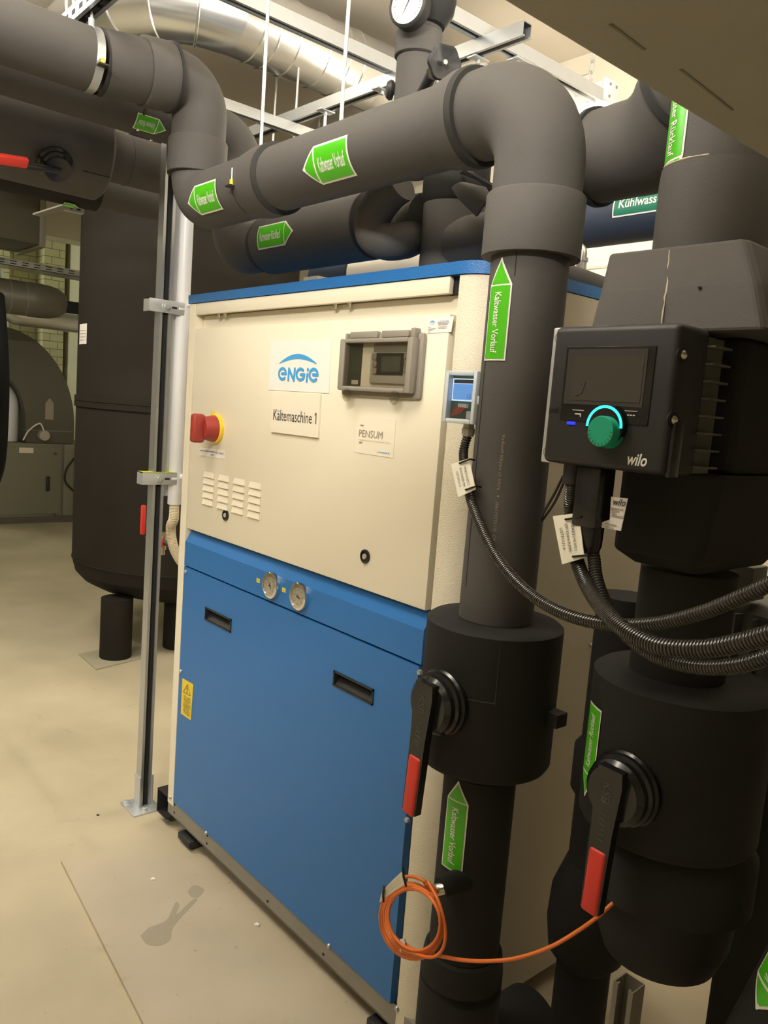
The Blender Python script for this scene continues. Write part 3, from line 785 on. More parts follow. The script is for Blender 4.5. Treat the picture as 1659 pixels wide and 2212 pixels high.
c = V((RX, PY, (zt+zb_)/2)); cyl_label(sp, c, (0, 0, -1), facing(c, (0, 0, 1), -43), RR, zt-zb_, .052, 'Kaltwasser Vorlauf', head=.046, tw=.80, th=.30)
zt, zb_ = at(1000, 1685, 1, PY-.06).z, at(995, 1885, 1, PY-.06).z
c = V((RX, PY, (zt+zb_)/2)); cyl_label(sp, c, (0, 0, -1), facing(c, (0, 0, 1), -33), RR, zt-zb_, .050, 'Kaltwasser Vorlauf', head=.040, tw=.80, th=.30)
c = V((LX-.02, PY-.20, UZ))
# nub with sensor well low on the riser
NB = [at(1006, 1898, 1, PY-.045), at(968, 1911, 1, PY-.095), at(952, 1918, 1, PY-.112)]
sn = MB().tube(NB, [.023, .021, .0185], 24).build('sensor_nub', 'foamdark', sp)

# shut-off valve in the riser
def valve(name, label, x, y, zc, r, h, mk, hz, hl, rot=0, k=.87):
    t = thing(name, label, 'valve', (x, y, zc-h/2))
    MB().lathe([(r-.045, -.001), (r-.006, 0), (r, .010), (r, h-.006), (r-.008, h), (r-.045, h+.001)], (x, y, zc-h/2), (0, 0, 1), 56).build('insulation_shell', mk, t)
    fy = y-r+.012
    MB().lathe([(a_*k, b_) for a_, b_ in ((.068, 0), (.070, .004), (.070, .012), (.066, .016), (.066, .024), (.060, .027), (.060, .038), (.050, .046), (.0, .048))], (x, fy, hz), (0, -1, 0), 48, cap=False).build('rosette', 'blackpl', t)
    hy = fy-.050
    hd = MB(); ex = V((math.cos(rot), 0, math.sin(rot))); ez = V((-math.sin(rot), 0, math.cos(rot)))
    o = V((x, hy, hz))
    poly = [(-.021, .045), (.021, .045), (.024, .02), (.019, -.06), (.017, -hl), (-.017, -hl), (-.019, -.06), (-.024, .02)]
    hd.prism(poly, o+V((0, .006, 0)), ex, ez, (0, -.016, 0))
    ho = hd.build('handle', 'blackpl', t)
    em = MB(); flat_text(em, 'KSB', o+V((0, -.0104, 0))+ez*(.005), -ez, ex, .034, .015)
    for k_ in range(6): em.obox(o+V((0, -.0102, 0))+ez*(-.030-.0085*k_), ez, ex, (0, 1, 0), .0008, .006, .0004)
    em.build('embossed_lettering', 'emboss', ho, smooth=0)
    g = MB(); gl = hl*.54
    tmp = MB().box(-.0155, .0155, -.014, .012, -hl-.004, -hl+gl, .006, 3)
    g.raw([o+ex*p.x+V((0, p.y, 0))+ez*p.z for p in tmp.v], tmp.f); g.build('grip', 'red', ho)
    return t
vA = valve('shutoff_valve', 'black insulated valve on the front riser, its red lever hanging before the blue panel', RX, PY, 1.038, .130, .276, 'foamdark', 1.033, .205, rot=math.radians(-3))
mb = MB()
d2 = Matrix.Rotation(math.radians(6), 3, 'Z') @ fd
mb.tube([V((RX, PY, 1.16))+d2*.1302, V((RX, PY, 1.05))+d2*.1302], .001, 6)
d3 = Matrix.Rotation(math.radians(-22), 3, 'Z') @ fd
mb.tube([V((RX, PY, 1.055))+(Matrix.Rotation(math.radians(a), 3, 'Z') @ fd)*.1302 for a in range(-24, 7, 5)], .001, 6)
mb.build('glue_seam', 'foamtape', vA)
MB().box(RX+.118, RX+.150, PY+.02, PY+.05, 1.005, 1.03).build('side_tab', 'blackmat', vA)

# return pipe behind it
QY = .19; QZ = 2.060; R2 = .086; QX = -.115; QU = 2.435
rp = thing('return_pipe', 'black insulated pipe behind and below the front pipe with one green arrow label', 'pipe', (.3, QY, 1.9))
MB().tube(bend([(.10, QY, QZ), (QX, QY, QZ), (QX, QY, 2.36)], .11, 18), .080, 44).build('elbow', 'foam', rp)
xa = at(548, 530, 1, QY-.07).x; xb = at(765, 500, 1, QY-.07).x
MB().lathe([(R2-.02, -.012), (R2+.006, -.003), (R2+.006, .003), (R2-.005, .006)], (xa, QY, QZ), (1, 0, 0), 44, cap=False).build('joint_ring', 'foamtape', rp)
MB().cyl((xa, QY, QZ), (xb, QY, QZ), R2+.006, n=48).build('valve_cover', 'foam', rp)
MB().cyl((xb-.01, QY, QZ), (.87, QY, QZ-.01), R2-.022, n=44).build('horizontal_run', 'foam', rp)
MB().lathe([(R2-.008, -.006), (R2+.006, -.004), (R2+.006, .0), (R2-.024, .006)], (xb+.004, QY, QZ), (1, 0, 0), 44, cap=False).build('joint_ring', 'foamtape', rp)
MB().tube(bend([(QX, QY, 2.30), (QX, QY, QU), (QX, QY-.2, QU)], .09, 16), .083, 44).build('elbow', 'foam', rp)
MB().cyl((QX, QY-.19, QU), (QX, -3.2, QU), .078, n=44).build('long_run', 'foam', rp)
MB().lathe([(.0785, -.004), (.080, -.004), (.080, .004), (.0785, .004)], (QX, at(290, 270, 0, QX).y, QU), (0, -1, 0), 44, cap=False).build('pipe_clamp', 'chrome', rp)
mb = MB(); e = V((.66, -.75, 0)); 
mb.tube([V((QX, QY, z))+(Matrix.Rotation(math.radians(38), 3, 'Z') @ e)*.0835 for z in (2.20, 2.30, 2.36)], .0012, 6); mb.build('glue_seam', 'foamtape', rp)
q0 = at(563, 515, 1, QY-.08); q1 = at(641, 498, 1, QY-.08)
c = V(((q0.x+q1.x)/2, QY, QZ)); cyl_label(rp, c, (1, 0, 0), facing(c, (1, 0, 0), -18), R2+.006, q1.x-q0.x, .072, 'Kaltwasser Rücklauf', arrow='end', head=.05)
c = V((QX, at(325, 265, 0, QX+.05).y, QU)); cyl_label(rp, c, (0, -1, 0), facing(c, (0, 1, 0), 28), .0785, .10, .055, 'Kaltwasser Rücklauf')

# tee on the cabinet top joining the return pipe
TX = .955; TY = .205
te = thing('tee_pipe', 'short black insulated tee standing on the blue cabinet top left of the front riser', 'pipe', (TX, TY, 1.881))
MB().tube([(TX, TY, 1.881), (TX, TY, 2.075)], .0775, 44).build('stub', 'foam', te)
MB().lathe([(.0765, 0), (.083, .01), (.083, .15), (.075, .17)], (TX, TY, 2.07), (0, 0, 1), 44).build('valve_cover', 'foamdark', te)
MB().cyl((TX+.04, TY, 1.968), (1.148, TY, 1.968), .073, n=44).build('branch', 'foam', te)
MB().cyl((1.14, TY, 1.968), (1.24, TY, 1.968), .0735, n=44).build('branch_sleeve', 'foamdark', te)
mb = MB()
e = V((.66, -.75, 0)); q = Matrix.Rotation(math.radians(14), 3, 'Z') @ e
for z in (1.995, 1.90): mb.tube([V((TX, TY, z+.014))+q*.078, V((TX, TY, z))+q*.0785, V((TX, TY, z-.010))+q*.078], [.001, .004, .001], 8)
mb.build('glue_drip', 'labelwhite', te)
# bent hose-like elbow at the side of the return pipe
eb = thing('branch_elbow', 'narrow dark insulated elbow curving under the front pipe right of the small green label', 'pipe', (.7, .1, 1.95))
pts = [at(868, 395, 1, .06), at(838, 420, 1, .055), at(808, 465, 1, .05), at(806, 505, 1, .055), at(835, 522, 1, .075), at(872, 520, 1, .12), at(890, 514, 1, .18)]
MB().tube(spline(pts, 8), .045, 32).build('elbow', 'foam', eb)
# torn foam offcuts
fo = MB()
P = [at(957, 398, 1, .12), at(1010, 372, 1, .13), at(1062, 408, 1, .12), at(1030, 470, 1, .06), at(985, 428, 1, .06)]
o = thing('foam_offcut', 'curled brown grey foam offcuts tucked between tee and front elbow', 'insulation scrap', P[4])
def sheet(mb, rows, th):
    n = len(rows[0]); m_ = len(rows); vs = []
    for r_ in rows: vs += r_
    vs2 = [p+V((-.3, .8, .3)).normalized()*th for p in vs]; k = len(vs); fs = []
    for i in range(m_-1):
        for j in range(n-1):
            q = i*n+j; fs += [(q, q+1, q+n+1, q+n), (q+k, q+n+k, q+n+1+k, q+1+k)]
    bd = [j for j in range(n)]+[i*n+n-1 for i in range(1, m_)]+[(m_-1)*n+j for j in range(n-2, -1, -1)]+[i*n for i in range(m_-2, 0, -1)]
    for a, b in zip(bd, bd[1:]+bd[:1]): fs.append((a, a+k, b+k, b))
    return mb.raw(vs+vs2, fs)
def arcrow(a, b, c_, n=8):
    return [a*(1-t)**2+b*2*t*(1-t)+c_*t*t for t in [i/n for i in range(n+1)]]
sheet(MB(), [arcrow(at(992, 375, 1, .14), at(1006, 362, 1, .10), at(1018, 372, 1, .13)), arcrow(at(1062, 400, 1, .10), at(1075, 395, 1, .05), at(1064, 425, 1, .10))], .012).build('scrap', 'foam', o)
sheet(MB(), [arcrow(at(975, 407, 1, .10), at(985, 388, 1, .04), at(1008, 396, 1, .08)), arcrow(at(990, 430, 1, .08), at(1005, 405, 1, .03), at(1045, 405, 1, .06)), arcrow(at(1028, 468, 1, .08), at(1045, 440, 1, .03), at(1058, 425, 1, .06))], .012).build('scrap', 'foam', o)

# gauge stand with small valve behind the front pipe
gx, gy = .80, .14
gs = thing('gauge_stand', 'upright insulated pipe with round dial gauge and black handwheel behind the front pipe', 'gauge', (gx, gy, 2.15))
pb = at(885, 215, 1, gy); pt = at(915, 60, 1, gy)
axd = V((0, 0, 1)); gx = at(899, 170, 1, gy).x
zt = at(915, 45, 1, gy).z; zm = at(905, 125, 1, gy).z
MB().lathe([(.052, 2.15), (.052, zm), (.050, zm+.002)], (gx, gy, 0), axd, 40).build('stem', 'foam', gs)
MB().lathe([(.053, zm-.004), (.0585, zm), (.0585, zm+.055), (.0555, zm+.058), (.0555, zt)], (gx, gy, 0), axd, 40).build('sleeve', 'foam', gs)
MB().lathe([(.0, -.075), (.050, -.062), (.070, -.03), (.0745, 0), (.070, .03), (.050, .062), (0, .075)], (gx+.016, gy, zt+.045), axd, 40, cap=False).build('cover', 'foamdark', gs)
gd = V((.30, -.95, -.05)).normalized(); gc = at(880, 9, 1, gy-.085)
gg = MB().lathe([(.048, -.030), (.051, -.026), (.051, .0), (.046, .004), (.044, .004), (.044, -.003)], gc, gd, 40).build('dial_case', 'blackmat', gs)
MB().cyl(gc-gd*.003, gc+gd*.0005, .0445, n=40).build('dial', 'paper', gg)
gxv = V((0, 0, 1)).cross(gd).normalized()*-1; gxv = gd.cross(V((0, 0, 1))).normalized()*-1; gzv = gd.cross(gxv).normalized()
if gzv.z < 0: gzv = -gzv
tk = MB(); cc = gc+gd*.0010
for j in range(25):
    a = math.radians(225-270*j/24); r0 = .031 if j % 4 == 0 else .034
    e1 = gxv*math.cos(a)+gzv*math.sin(a); e2 = gzv*math.cos(a)-gxv*math.sin(a)
    tk.raw([cc+e1*r0+e2*.0005, cc+e1*.038+e2*.0005, cc+e1*.038-e2*.0005, cc+e1*r0-e2*.0005], [(0, 1, 2, 3)])
for a0_, b0_, rr_ in ((150, 30, .024),):
    for a in range(b0_, a0_, 6):
        e1 = gxv*math.cos(math.radians(a))+gzv*math.sin(math.radians(a)); e3 = gxv*math.cos(math.radians(a+6))+gzv*math.sin(math.radians(a+6))
        tk.raw([cc+e1*rr_, cc+e3*rr_, cc+e3*(rr_+.0012), cc+e1*(rr_+.0012)], [(0, 1, 2, 3)])
a = math.radians(240); e1 = gxv*math.cos(a)+gzv*math.sin(a); e2 = gzv*math.cos(a)-gxv*math.sin(a)
tk.raw([cc-e1*.012+e2*.002, cc+e1*.032, cc-e1*.012-e2*.002], [(0, 1, 2)])
tk.build('dial_marks', 'ink', gg, smooth=0)
# handwheel
wc = at(955, 140, 1, .02); wd_ = V((.93, -.36, -.05)).normalized(); wx, wy, _ = basis(wd_)
hw = MB(); n = 60; vs = []; fs = []
for j, (k, h_) in enumerate(((.3, -.004), (.75, -.002), (1, .006), (1.0, .018), (.82, .016), (.35, .006))):
    for i in range(n):
        a = 2*PI*i/n; rr_ = .037*k*(1+.05*math.cos(6*a)*(k > .6)); vs.append(wc+wd_*h_+wx*rr_*math.cos(a)+wy*rr_*math.sin(a))
for j in range(5):
    for i in range(n): k = (i+1) % n; fs.append((j*n+i, j*n+k, (j+1)*n+k, (j+1)*n+i))
fs += [tuple(range(n)), tuple(range(5*n, 6*n))]
hw.raw(vs, fs); ho = hw.build('handwheel', 'blackmat', gs)
MB().cyl(wc+wd_*.012, wc+wd_*.020, .0055, n=6).build('wheel_nut', 'galv', ho)
st = MB().cyl(wc-wd_*.045, wc+wd_*.002, .010, n=20); st.cyl(wc-wd_*.050, wc-wd_*.030, .018, n=6); st.build('spindle', 'brass', gs)
MB().tube([wc-wd_*.05, (gx, gy, wc.z-.01)], .014, 20).build('valve_body', 'blackmat', gs)
kb = at(852, 196, 1, gy-.03); MB().lathe([(.012, 0), (.022, .004), (.024, .012), (.018, .020), (.0, .022)], kb, (-.5, -.85, 0), 24, cap=False).build('side_knob', 'blackmat', gs)

# right hand pipe that swings up to the pump pipe
cp = thing('cooling_pipe', 'fat black insulated bend right behind the front elbow, under the white batten lamp', 'pipe', (1.4, .2, 2.0))
MB().tube([(1.25, .20, 2.112), (1.375, .20, 2.112)], .080, 44).build('horizontal_run', 'foam', cp)
xq = at(1272, 330, 1, .13).x
pts = bend([(xq-.03, .20, 2.112), (xq+.14, .19, 2.112), (1.70, .10, 2.215)], .2, 12)
MB().tube(pts, [.091+.019*i/(len(pts)-1) for i in range(len(pts))], 48).build('elbow', 'foam', cp)
MB().lathe([(.083, -.010), (.0985, -.008), (.0985, .004), (.09, .004)], (xq-.025, .20, 2.112), (1, 0, 0), 44, cap=False).build('joint_ring', 'foamtape', cp)
dd = (pts[-1]-pts[-3]).normalized()
MB().lathe([(.10, -.008), (.1145, -.006), (.1145, .010), (.10, .012)], pts[-1]-dd*.10, dd, 44, cap=False).build('joint_ring', 'foamtape', cp)
# dark blue lit pipe behind with teal label
bp_ = thing('cooling_water_pipe', 'dark insulated pipe with a teal label running level behind the fat bend', 'pipe', (1.2, .95, 2.1))
bz = at(1330, 470, 1, .95).z; by = .95
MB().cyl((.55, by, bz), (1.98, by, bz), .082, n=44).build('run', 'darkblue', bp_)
q0 = at(1336, 440, 1, by-.07); c = V((q0.x+.17, by, bz))
cyl_label(bp_, c, (1, 0, 0), facing(c, (1, 0, 0), -26), .082, .36, .074, 'Kühlwasser Vorlauf', arrow='end', head=.05, field='teal', tw=.86)
# small pipe lying on the cabinet's right edge with a steel elbow fitting
tp = thing('vent_pipe', 'thin insulated pipe lying along the right edge of the cabinet top', 'pipe', (1.2, .5, 1.9))
p0 = at(1215, 598, 2, 1.925); p1 = at(1320, 634, 2, 1.925)
dv = (p0-p1).normalized()
MB().tube([p1-dv*.05, p0+dv*.12], .036, 32).build('run', 'foam', tp)
fe = thing('pipe_fitting', 'bright steel threaded elbow with a red tap rising from the thin pipe', 'fitting', at(1255, 598, 2, 1.955))
b = at(1254, 592, 2, 1.965)
fm = MB().cyl(b-V((0, 0, .012)), b+V((0, 0, .035)), .0155, .0145, n=10); fm.cyl(b+V((0, 0, .033)), b+V((0, 0, .043)), .017, n=20)
fm.tube(bend([b+V((0, 0, .042)), b+V((0, 0, .074)), b+V((-.055, -.01, .074))], .022, 8), .0125, 20); fm.build('elbow', 'galv', fe)
MB().box(b.x-.066, b.x-.046, b.y-.02, b.y+.01, b.z+.0, b.z+.06, .004).build('tap', 'redknob', fe)
# pipe behind the return pipe, its lit right part coloured pale
lpz = at(820, 572, 1, .50).z
wp = thing('pale_lit_pipe', 'pipe low behind the cabinet top, its lit part coloured pale', 'pipe', (.6, .55, 1.95))
xj2 = at(757, 585, 1, .52).x
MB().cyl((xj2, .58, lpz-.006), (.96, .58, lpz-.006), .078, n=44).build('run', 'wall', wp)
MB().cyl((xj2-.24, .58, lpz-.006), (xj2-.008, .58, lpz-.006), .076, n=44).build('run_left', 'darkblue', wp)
MB().lathe([(.07, 0), (.080, 0), (.080, .008), (.07, .008)], (xj2-.008, .58, lpz-.006), (1, 0, 0), 44, cap=False).build('strap', 'foamtape', wp)
jb = at(665, 605, 1, .45); o = MB().box(jb.x-.03, jb.x+.06, jb.y, jb.y+.06, 1.881, jb.z+.012, .003).build('junction_box', 'greyabs', loc=(jb.x, jb.y, 1.881))
tag(o, 'small pale box standing on the cabinet top beneath the return pipe', 'box')

# ------------------------------------------------------------------ left: valve pipe, lower pipe, post, conduit
VX = -.42; VZ = 2.355
vp = thing('valve_pipe', 'black insulated pipe with a very fat valve cover at the upper left edge', 'pipe', (VX, -.5, 2.2))
ye = at(230, 300, 0, VX+.05).y
MB().cyl((VX, ye-.02, VZ), (VX, .48, VZ+.005), .084, n=44).build('run', 'foam', vp)
MB().lathe([(.05, -.004), (.140, 0), (.152, .012), (.152, 1.30), (.05, 1.31)], (VX, ye, VZ-.004), (0, -1, 0), 56).build('valve_cover', 'foam', vp)
yj = at(288, 350, 0, VX+.07).y
MB().lathe([(.083, 0), (.0855, .001), (.0855, .004), (.083, .005)], (VX, yj, VZ), (0, 1, 0), 44, cap=False).build('joint_ring', 'foam', vp)
mb = MB()
mb.tube([V((VX, yy, VZ-.004))+facing((VX, yy, VZ), (0, 1, 0), 24)*.1525 for yy in (ye-.01, ye-.05, ye-.10)], .0016, 6); mb.build('glue_seam', 'foamtape', vp)
# its round valve head with lever
fc = facing((VX, -.4, VZ), (0, 1, 0), 24)
hc = at(118, 352, 0, VX+.145)
ro = MB().lathe([(.050, -.01), (.056, .0), (.056, .012), (.048, .016), (.048, .030), (.040, .034), (.040, .044), (.0, .046)], hc, fc, 44, cap=False).build('rosette', 'blackpl', vp)
l0 = hc+fc*.045; tip = at(-40, 340, 0, VX+.22); ld = (tip-l0).normalized(); ln = ld.cross(fc).normalized()
MB().obox(l0+ld*.09, ld, ln, fc, .10, .010, .007, .004).build('lever', 'blackpl', ro)
g0 = at(60, 352, 0, VX+.215); gd_ = (at(0, 343, 0, VX+.22)-g0).normalized()
MB().obox(g0+gd_*.07, gd_, ln, fc, .07, .0145, .012, .006).build('lever_grip', 'red', ro)
lw = thing('lower_pipe', 'black insulated pipe under the fat valve cover leading behind the post', 'pipe', (-.76, 0, 2.3))
LZ = 2.325
yk = at(215, 440, 0, -.72).y
MB().cyl((-.76, yk, LZ), (-.76, .75, LZ+.01), .076, n=44).build('run', 'foam', lw)
MB().cyl((-.76, -2.2, LZ-.01), (-.76, yk, LZ-.004), .088, n=44).build('valve_cover', 'foamdark', lw)  # left length of the pipe, its shade put into darker foam
c = V((-.76, at(150, 440, 0, -.76).y, LZ-.01)); cyl_label(lw, c, (0, -1, 0), facing(c, (0, 1, 0), 66), .088, .06, .04, 'Kaltwasser')

# strut post on a foot plate
px0, py0 = -.247, .0
po = thing('strut_post', 'tall galvanised channel post bolted to the floor left of the cabinet', 'post', (px0, py0, 0))
PT = 2.50
sw_ = .021
ch_ = [(-sw_, sw_), (-sw_, -sw_), (-.011, -sw_), (-.011, -sw_+.007), (-.0135, -sw_+.007), (-.0135, -sw_+.0025), (-sw_+.0025, -sw_+.0025), (-sw_+.0025, sw_-.0025), (sw_-.0025, sw_-.0025), (sw_-.0025, -sw_+.0025), (.0135, -sw_+.0025), (.0135, -sw_+.007), (.011, -sw_+.007), (.011, -sw_), (sw_, -sw_), (sw_, sw_)]
# channel turned so that its slot looks toward the aisle
ang = math.radians(0)
exx = V((0, 1, 0)); eyy = V((-1, 0, 0))
MB().prism(ch_, (px0, py0, .006), exx, eyy, (0, 0, PT)).build('channel', 'galv', po, smooth=0)
MB().box(px0+.0095, px0+.0120, py0-.0182, py0+.0182, .006, PT).build('slot_shade', 'darkslot', po)  # dark sheet behind the lips, stands in for shade inside the channel
bp2 = MB(); bp2.box(px0-.055, px0+.07, py0-.065, py0+.045, 0, .006, .001)
bpo = bp2.build('foot_plate', 'galvlight', po)
MB().box(px0-.022, px0+.026, py0-.027, py0-.0215, .006, .125).box(px0-.022, px0+.026, py0+.0215, py0+.027, .006, .125).build('foot_cheeks', 'galvlight', bpo)
q = at(308, 1764, 2, .006)
for (xx, yy) in ((px0+.050, py0-.015), (px0-.035, py0-.052)):
    MB().lathe([(.017, 0), (.017, .003), (.010, .003), (.010, .010), (.005, .012)], (xx, yy, .006), (0, 0, 1), 18).build('anchor_bolt', 'galvlight', bpo)
# angle brackets holding the conduit
def bracket(z, lime=False, nm='bracket'):
    fx = px0+.0215
    b = MB().box(fx, fx+.0025, py0-.062, py0+.080, z-.022, z+.022, .001)
    b.box(fx-.045, fx, py0-.062, py0-.0595, z-.022, z+.022)
    b.box(fx-.045, fx, py0-.062, py0-.022, z+.0195, z+.022)
    bo = b.build(nm, 'galvlight', po)
    MB().lathe([(.016, 0), (.016, .003), (.009, .004), (.009, .010)], (fx+.0025, py0, z), (1, 0, 0), 20).build('bolt', 'galvlight', bo)
    MB().box(fx+.001, fx+.0035, py0+.022, py0+.040, z-.004, z+.003).build('slot', 'darkslot', bo)
    MB().box(fx+.001, fx+.004, py0+.048, py0+.070, z-.005, z+.004, .0015).build('slot_screw', 'white', bo)
    if lime: MB().box(fx-.043, fx+.004, py0-.060, py0+.066, z+.0222, z+.0232).build('lime_sticker', 'lime', bo)
    return bo
bracket(at(358, 662, 0, px0+.022).z); bracket(at(345, 1034, 0, px0+.022).z, True); bracket(at(362, 293, 0, px0+.022).z)
# white conduit: two joined half round trunking pieces
cx0 = px0; cy0 = py0+.074
cu = thing('white_conduit', 'white plastic conduit rising between galvanised post and cabinet', 'conduit', (cx0, cy0, .99))
zb1 = at(372, 1088, 1, cy0).z
MB().lathe([(.0235, zb1), (.0245, zb1+.003), (.0245, 2.35)], (cx0, cy0, 0), (0, 0, 1), 32).build('main_tube', 'white', cu)
MB().cyl((cx0-.034, cy0-.022, zb1+.03), (cx0-.034, cy0-.022, 2.35), .020, n=28).build('side_tube', 'white', cu)
for zz in (at(365, 660, 1, cy0).z, at(400, 1034, 1, cy0).z):
    MB().lathe([(.008, 0), (.011, .004), (.011, .010), (.006, .016)], (px0+.022, py0+.080, zz), (.3, .95, 0), 16).build('end_cap', 'white', cu)
ih = thing('ivory_hose', 'ivory ribbed hose curving out of the white conduit behind the cabinet edge', 'hose', (cx0, cy0, .85))
hp = [V((cx0, cy0, zb1+.03)), V((cx0-.002, cy0+.002, zb1-.05)), at(369, 1140, 1, cy0+.01), at(374, 1178, 1, cy0+.02), at(388, 1208, 1, cy0+.05), at(412, 1236, 1, cy0+.10)]
corrugated(hp, .0185, .0052, .0020, 22).build('hose', 'ivory', ih)
# taps on the tank behind the hose
b = at(352, 1172, 1, .30)
tpx = thing('drain_tap', 'brass tap with small red levers behind the galvanised post', 'tap', b)
MB().cyl(b+V((.0, 0, -.03)), b+V((0, 0, .04)), .016, n=16).cyl(b+V((.0, 0, .034)), b+V((0, 0, .05)), .022, n=8).cyl(b+V((0, 0, -.055)), b+V((0, 0, -.03)), .011, n=12).build('body', 'brass', tpx)
MB().obox(b+V((.0, -.03, 0)), (1, .2, 0), (0, 1, 0), (0, 0, 1), .034, .010, .016, .004).build('lever', 'red', tpx)
tl = at(309, 1123, 1, .28)
MB().tube([V((tl.x, .30, b.z)), V((-.053, .30, b.z))], .011, 14).build('feed_line', 'blackmat', tpx)
MB().tube([V((tl.x, .30, b.z)), V((tl.x, .30, tl.z-.03))], .010, 12).build('stub', 'blackmat', tpx)
MB().obox(tl, (0, 0, 1), (1, 0, 0), (0, 1, 0), .068, .011, .010, .006).build('upper_lever', 'red', tpx)

# ------------------------------------------------------------------ buffer tank
tk_ = thing('buffer_tank', 'huge dark insulated cylinder tank on thick legs behind the galvanised post', 'tank', (-2.22, 1.10, 0))
TXc, TYc = -2.22, 1.10
TR = .655
prof = [(.02, .262), (.20, .272), (.36, .30), (.50, .345), (.59, .395), (.635, .445), (TR, .52), (TR+.003, .522), (TR+.003, .528), (TR, .53), (TR, 2.78), (.60, 2.90), (.45, 3.0), (.2, 3.06), (.02, 3.08)]
MB().lathe(prof, (TXc, TYc, 0), (0, 0, 1), 96).build('vessel', 'tank', tk_, smooth=25)
zr = 1.475
MB().lathe([(TR, -.035), (TR+.010, -.032), (TR+.010, -.002), (TR+.005, 0), (TR+.010, .002), (TR+.010, .032), (TR, .035)], (TXc, TYc, zr), (0, 0, 1), 96, cap=False).build('band', 'tank', tk_)
MB().lathe([(TR-.03, -.028), (TR-.012, .0), (TR, .02)], (TXc, TYc, .50), (0, 0, 1), 96, cap=False).build('lower_band', 'tank', tk_)
f1 = at(249, 1418, 2, .006); f2 = at(383, 1395, 2, .006)
for i, f in enumerate((f1, f2)):
    MB().lathe([(.088, .006), (.090, .012), (.090, .36)], (f.x, f.y, 0), (0, 0, 1), 36).build('leg', 'tank', tk_)
pl = [at(170, 1413, 2, .006), at(208, 1446, 2, .006), at(330, 1416, 2, .006), at(290, 1388, 2, .006)]
MB().prism([(p.x, p.y) for p in pl], (0, 0, 0), (1, 0, 0), (0, 1, 0), (0, 0, .008)).build('pad', 'floorpad', tk_)
d_ = Matrix.Rotation(math.radians(-66), 3, 'Z') @ V((CAM[0]-TXc, CAM[1]-TYc, 0)).normalized()
t_ = V((0, 0, 1)).cross(d_)
P = [V((TXc, TYc, 1.86))+d_*(TR+.003)+t_*a*.075+V((0, 0, b*.075)) for a, b in ((-1, 1), (1, 1), (1, -1), (-1, -1))]
mb = MB()
def tkp(a, z, off): 
    q = Matrix.Rotation(a, 3, 'Z') @ d_; return V((TXc, TYc, z))+q*(TR+off)
vs = []; 
for i in range(7): vs += [tkp(-.10+.20*i/6, 1.80, .003), tkp(-.10+.20*i/6, 1.915, .003)]
lt = MB().raw(vs, [(2*i, 2*i+2, 2*i+3, 2*i+1) for i in range(6)]).build('type_label', 'paper', tk_)
mb = MB()
for r in range(4):
    a_ = -.08; 
    while a_ < .07:
        b_ = a_+random.uniform(.01, .03); mb.raw([tkp(a_, 1.875-r*.018, .004), tkp(b_, 1.875-r*.018, .004), tkp(b_, 1.879-r*.018, .004), tkp(a_, 1.879-r*.018, .004)], [(0, 1, 2, 3)]); a_ = b_+.008
mb.build('small_print', 'inkgrey', lt, smooth=0)

# ------------------------------------------------------------------ ceiling: strut rails, rods, ducts, lamp
def rail(name, label, p0, p1, z, parent_group='ceiling rails', m='galv', hh=.045):
    p0, p1 = V((*p0, z)), V((*p1, z)); d = (p1-p0).normalized(); s = d.cross(V((0, 0, 1)))
    prof = [(-.021, hh), (-.021, 0), (-.010, 0), (-.010, .006), (-.018, .003), (-.018, hh-.003), (.018, hh-.003), (.018, .003), (.010, .006), (.010, 0), (.021, 0), (.021, hh)]
    t = thing(name, label, 'rail', p0, parent_group)
    MB().prism(prof, p0, s, (0, 0, 1), p1-p0).build('channel', m, t, smooth=0)
    MB().prism([(-.017, hh-.006), (.017, hh-.006), (.017, hh-.004), (-.017, hh-.004)], p0, s, (0, 0, 1), p1-p0).build('slot_shadow', 'darkslot', t, smooth=0)
    return t
RZ = 2.75
t = rail('strut_rail', 'galvanised rail whose open end shows at upper right', (-1.9, .70), (.645, .76), RZ)
for px, py in ((1033, 128), (825, 195), (703, 240)):
    q = at(px, py, 2, RZ-.004); MB().box(q.x-.02, q.x+.02, q.y-.035, q.y+.035, RZ-.008, RZ-.002, .001).cyl((q.x, q.y, RZ-.02), (q.x, q.y, RZ-.004), .008, n=8).build('square_washer', 'galvlight', t)
rail('strut_rail', 'galvanised rail crossing left of the gauge, before the silver duct', (.012, -1.2), (.012, .80), RZ+.046, m='galvlight')
rail('strut_rail', 'galvanised rail running behind the left elbow under the duct', (-.61, -.9), (-.61, 1.6), RZ-.047, m='galvlight', hh=.041)
t = rail('strut_rail', 'galvanised rail passing behind the dial gauge to the right', (.452, -.6), (.452, 1.42), RZ+.046, m='galvlight')
q = at(1100, 135, 2, RZ+.045); MB().box(.428, .476, q.y-.03, q.y+.10, RZ+.037, RZ+.044, .002).cyl((.452, q.y, RZ+.03), (.452, q.y, RZ+.04), .010, n=8).cyl((.452, q.y+.055, RZ+.03), (.452, q.y+.055, RZ+.04), .010, n=8).build('joint_plate', 'galvlight', t)
t = rail('strut_rail', 'perforated galvanised rail above the pipe clamp at upper left', (-.75, -.425), (.55, -.425), 2.54, m='galv', hh=.041)
mb = MB()
for i in range(22): xx = -.7+i*.055; mb.box(xx, xx+.028, -.432, -.416, 2.5385, 2.5395)
for i in range(22): xx = -.7+i*.055; mb.box(xx, xx+.028, -.4465, -.4455, 2.553, 2.567)
mb.build('perforation', 'darkslot', t, smooth=0)
def rod(label, x, y, z0, z1, r=.0045):
    o = MB().cyl((x, y, z0), (x, y, z1), r, n=12).build('threaded_rod', 'steelrod', loc=(x, y, z0))
    return tag(o, label, 'rod', 'threaded rods')
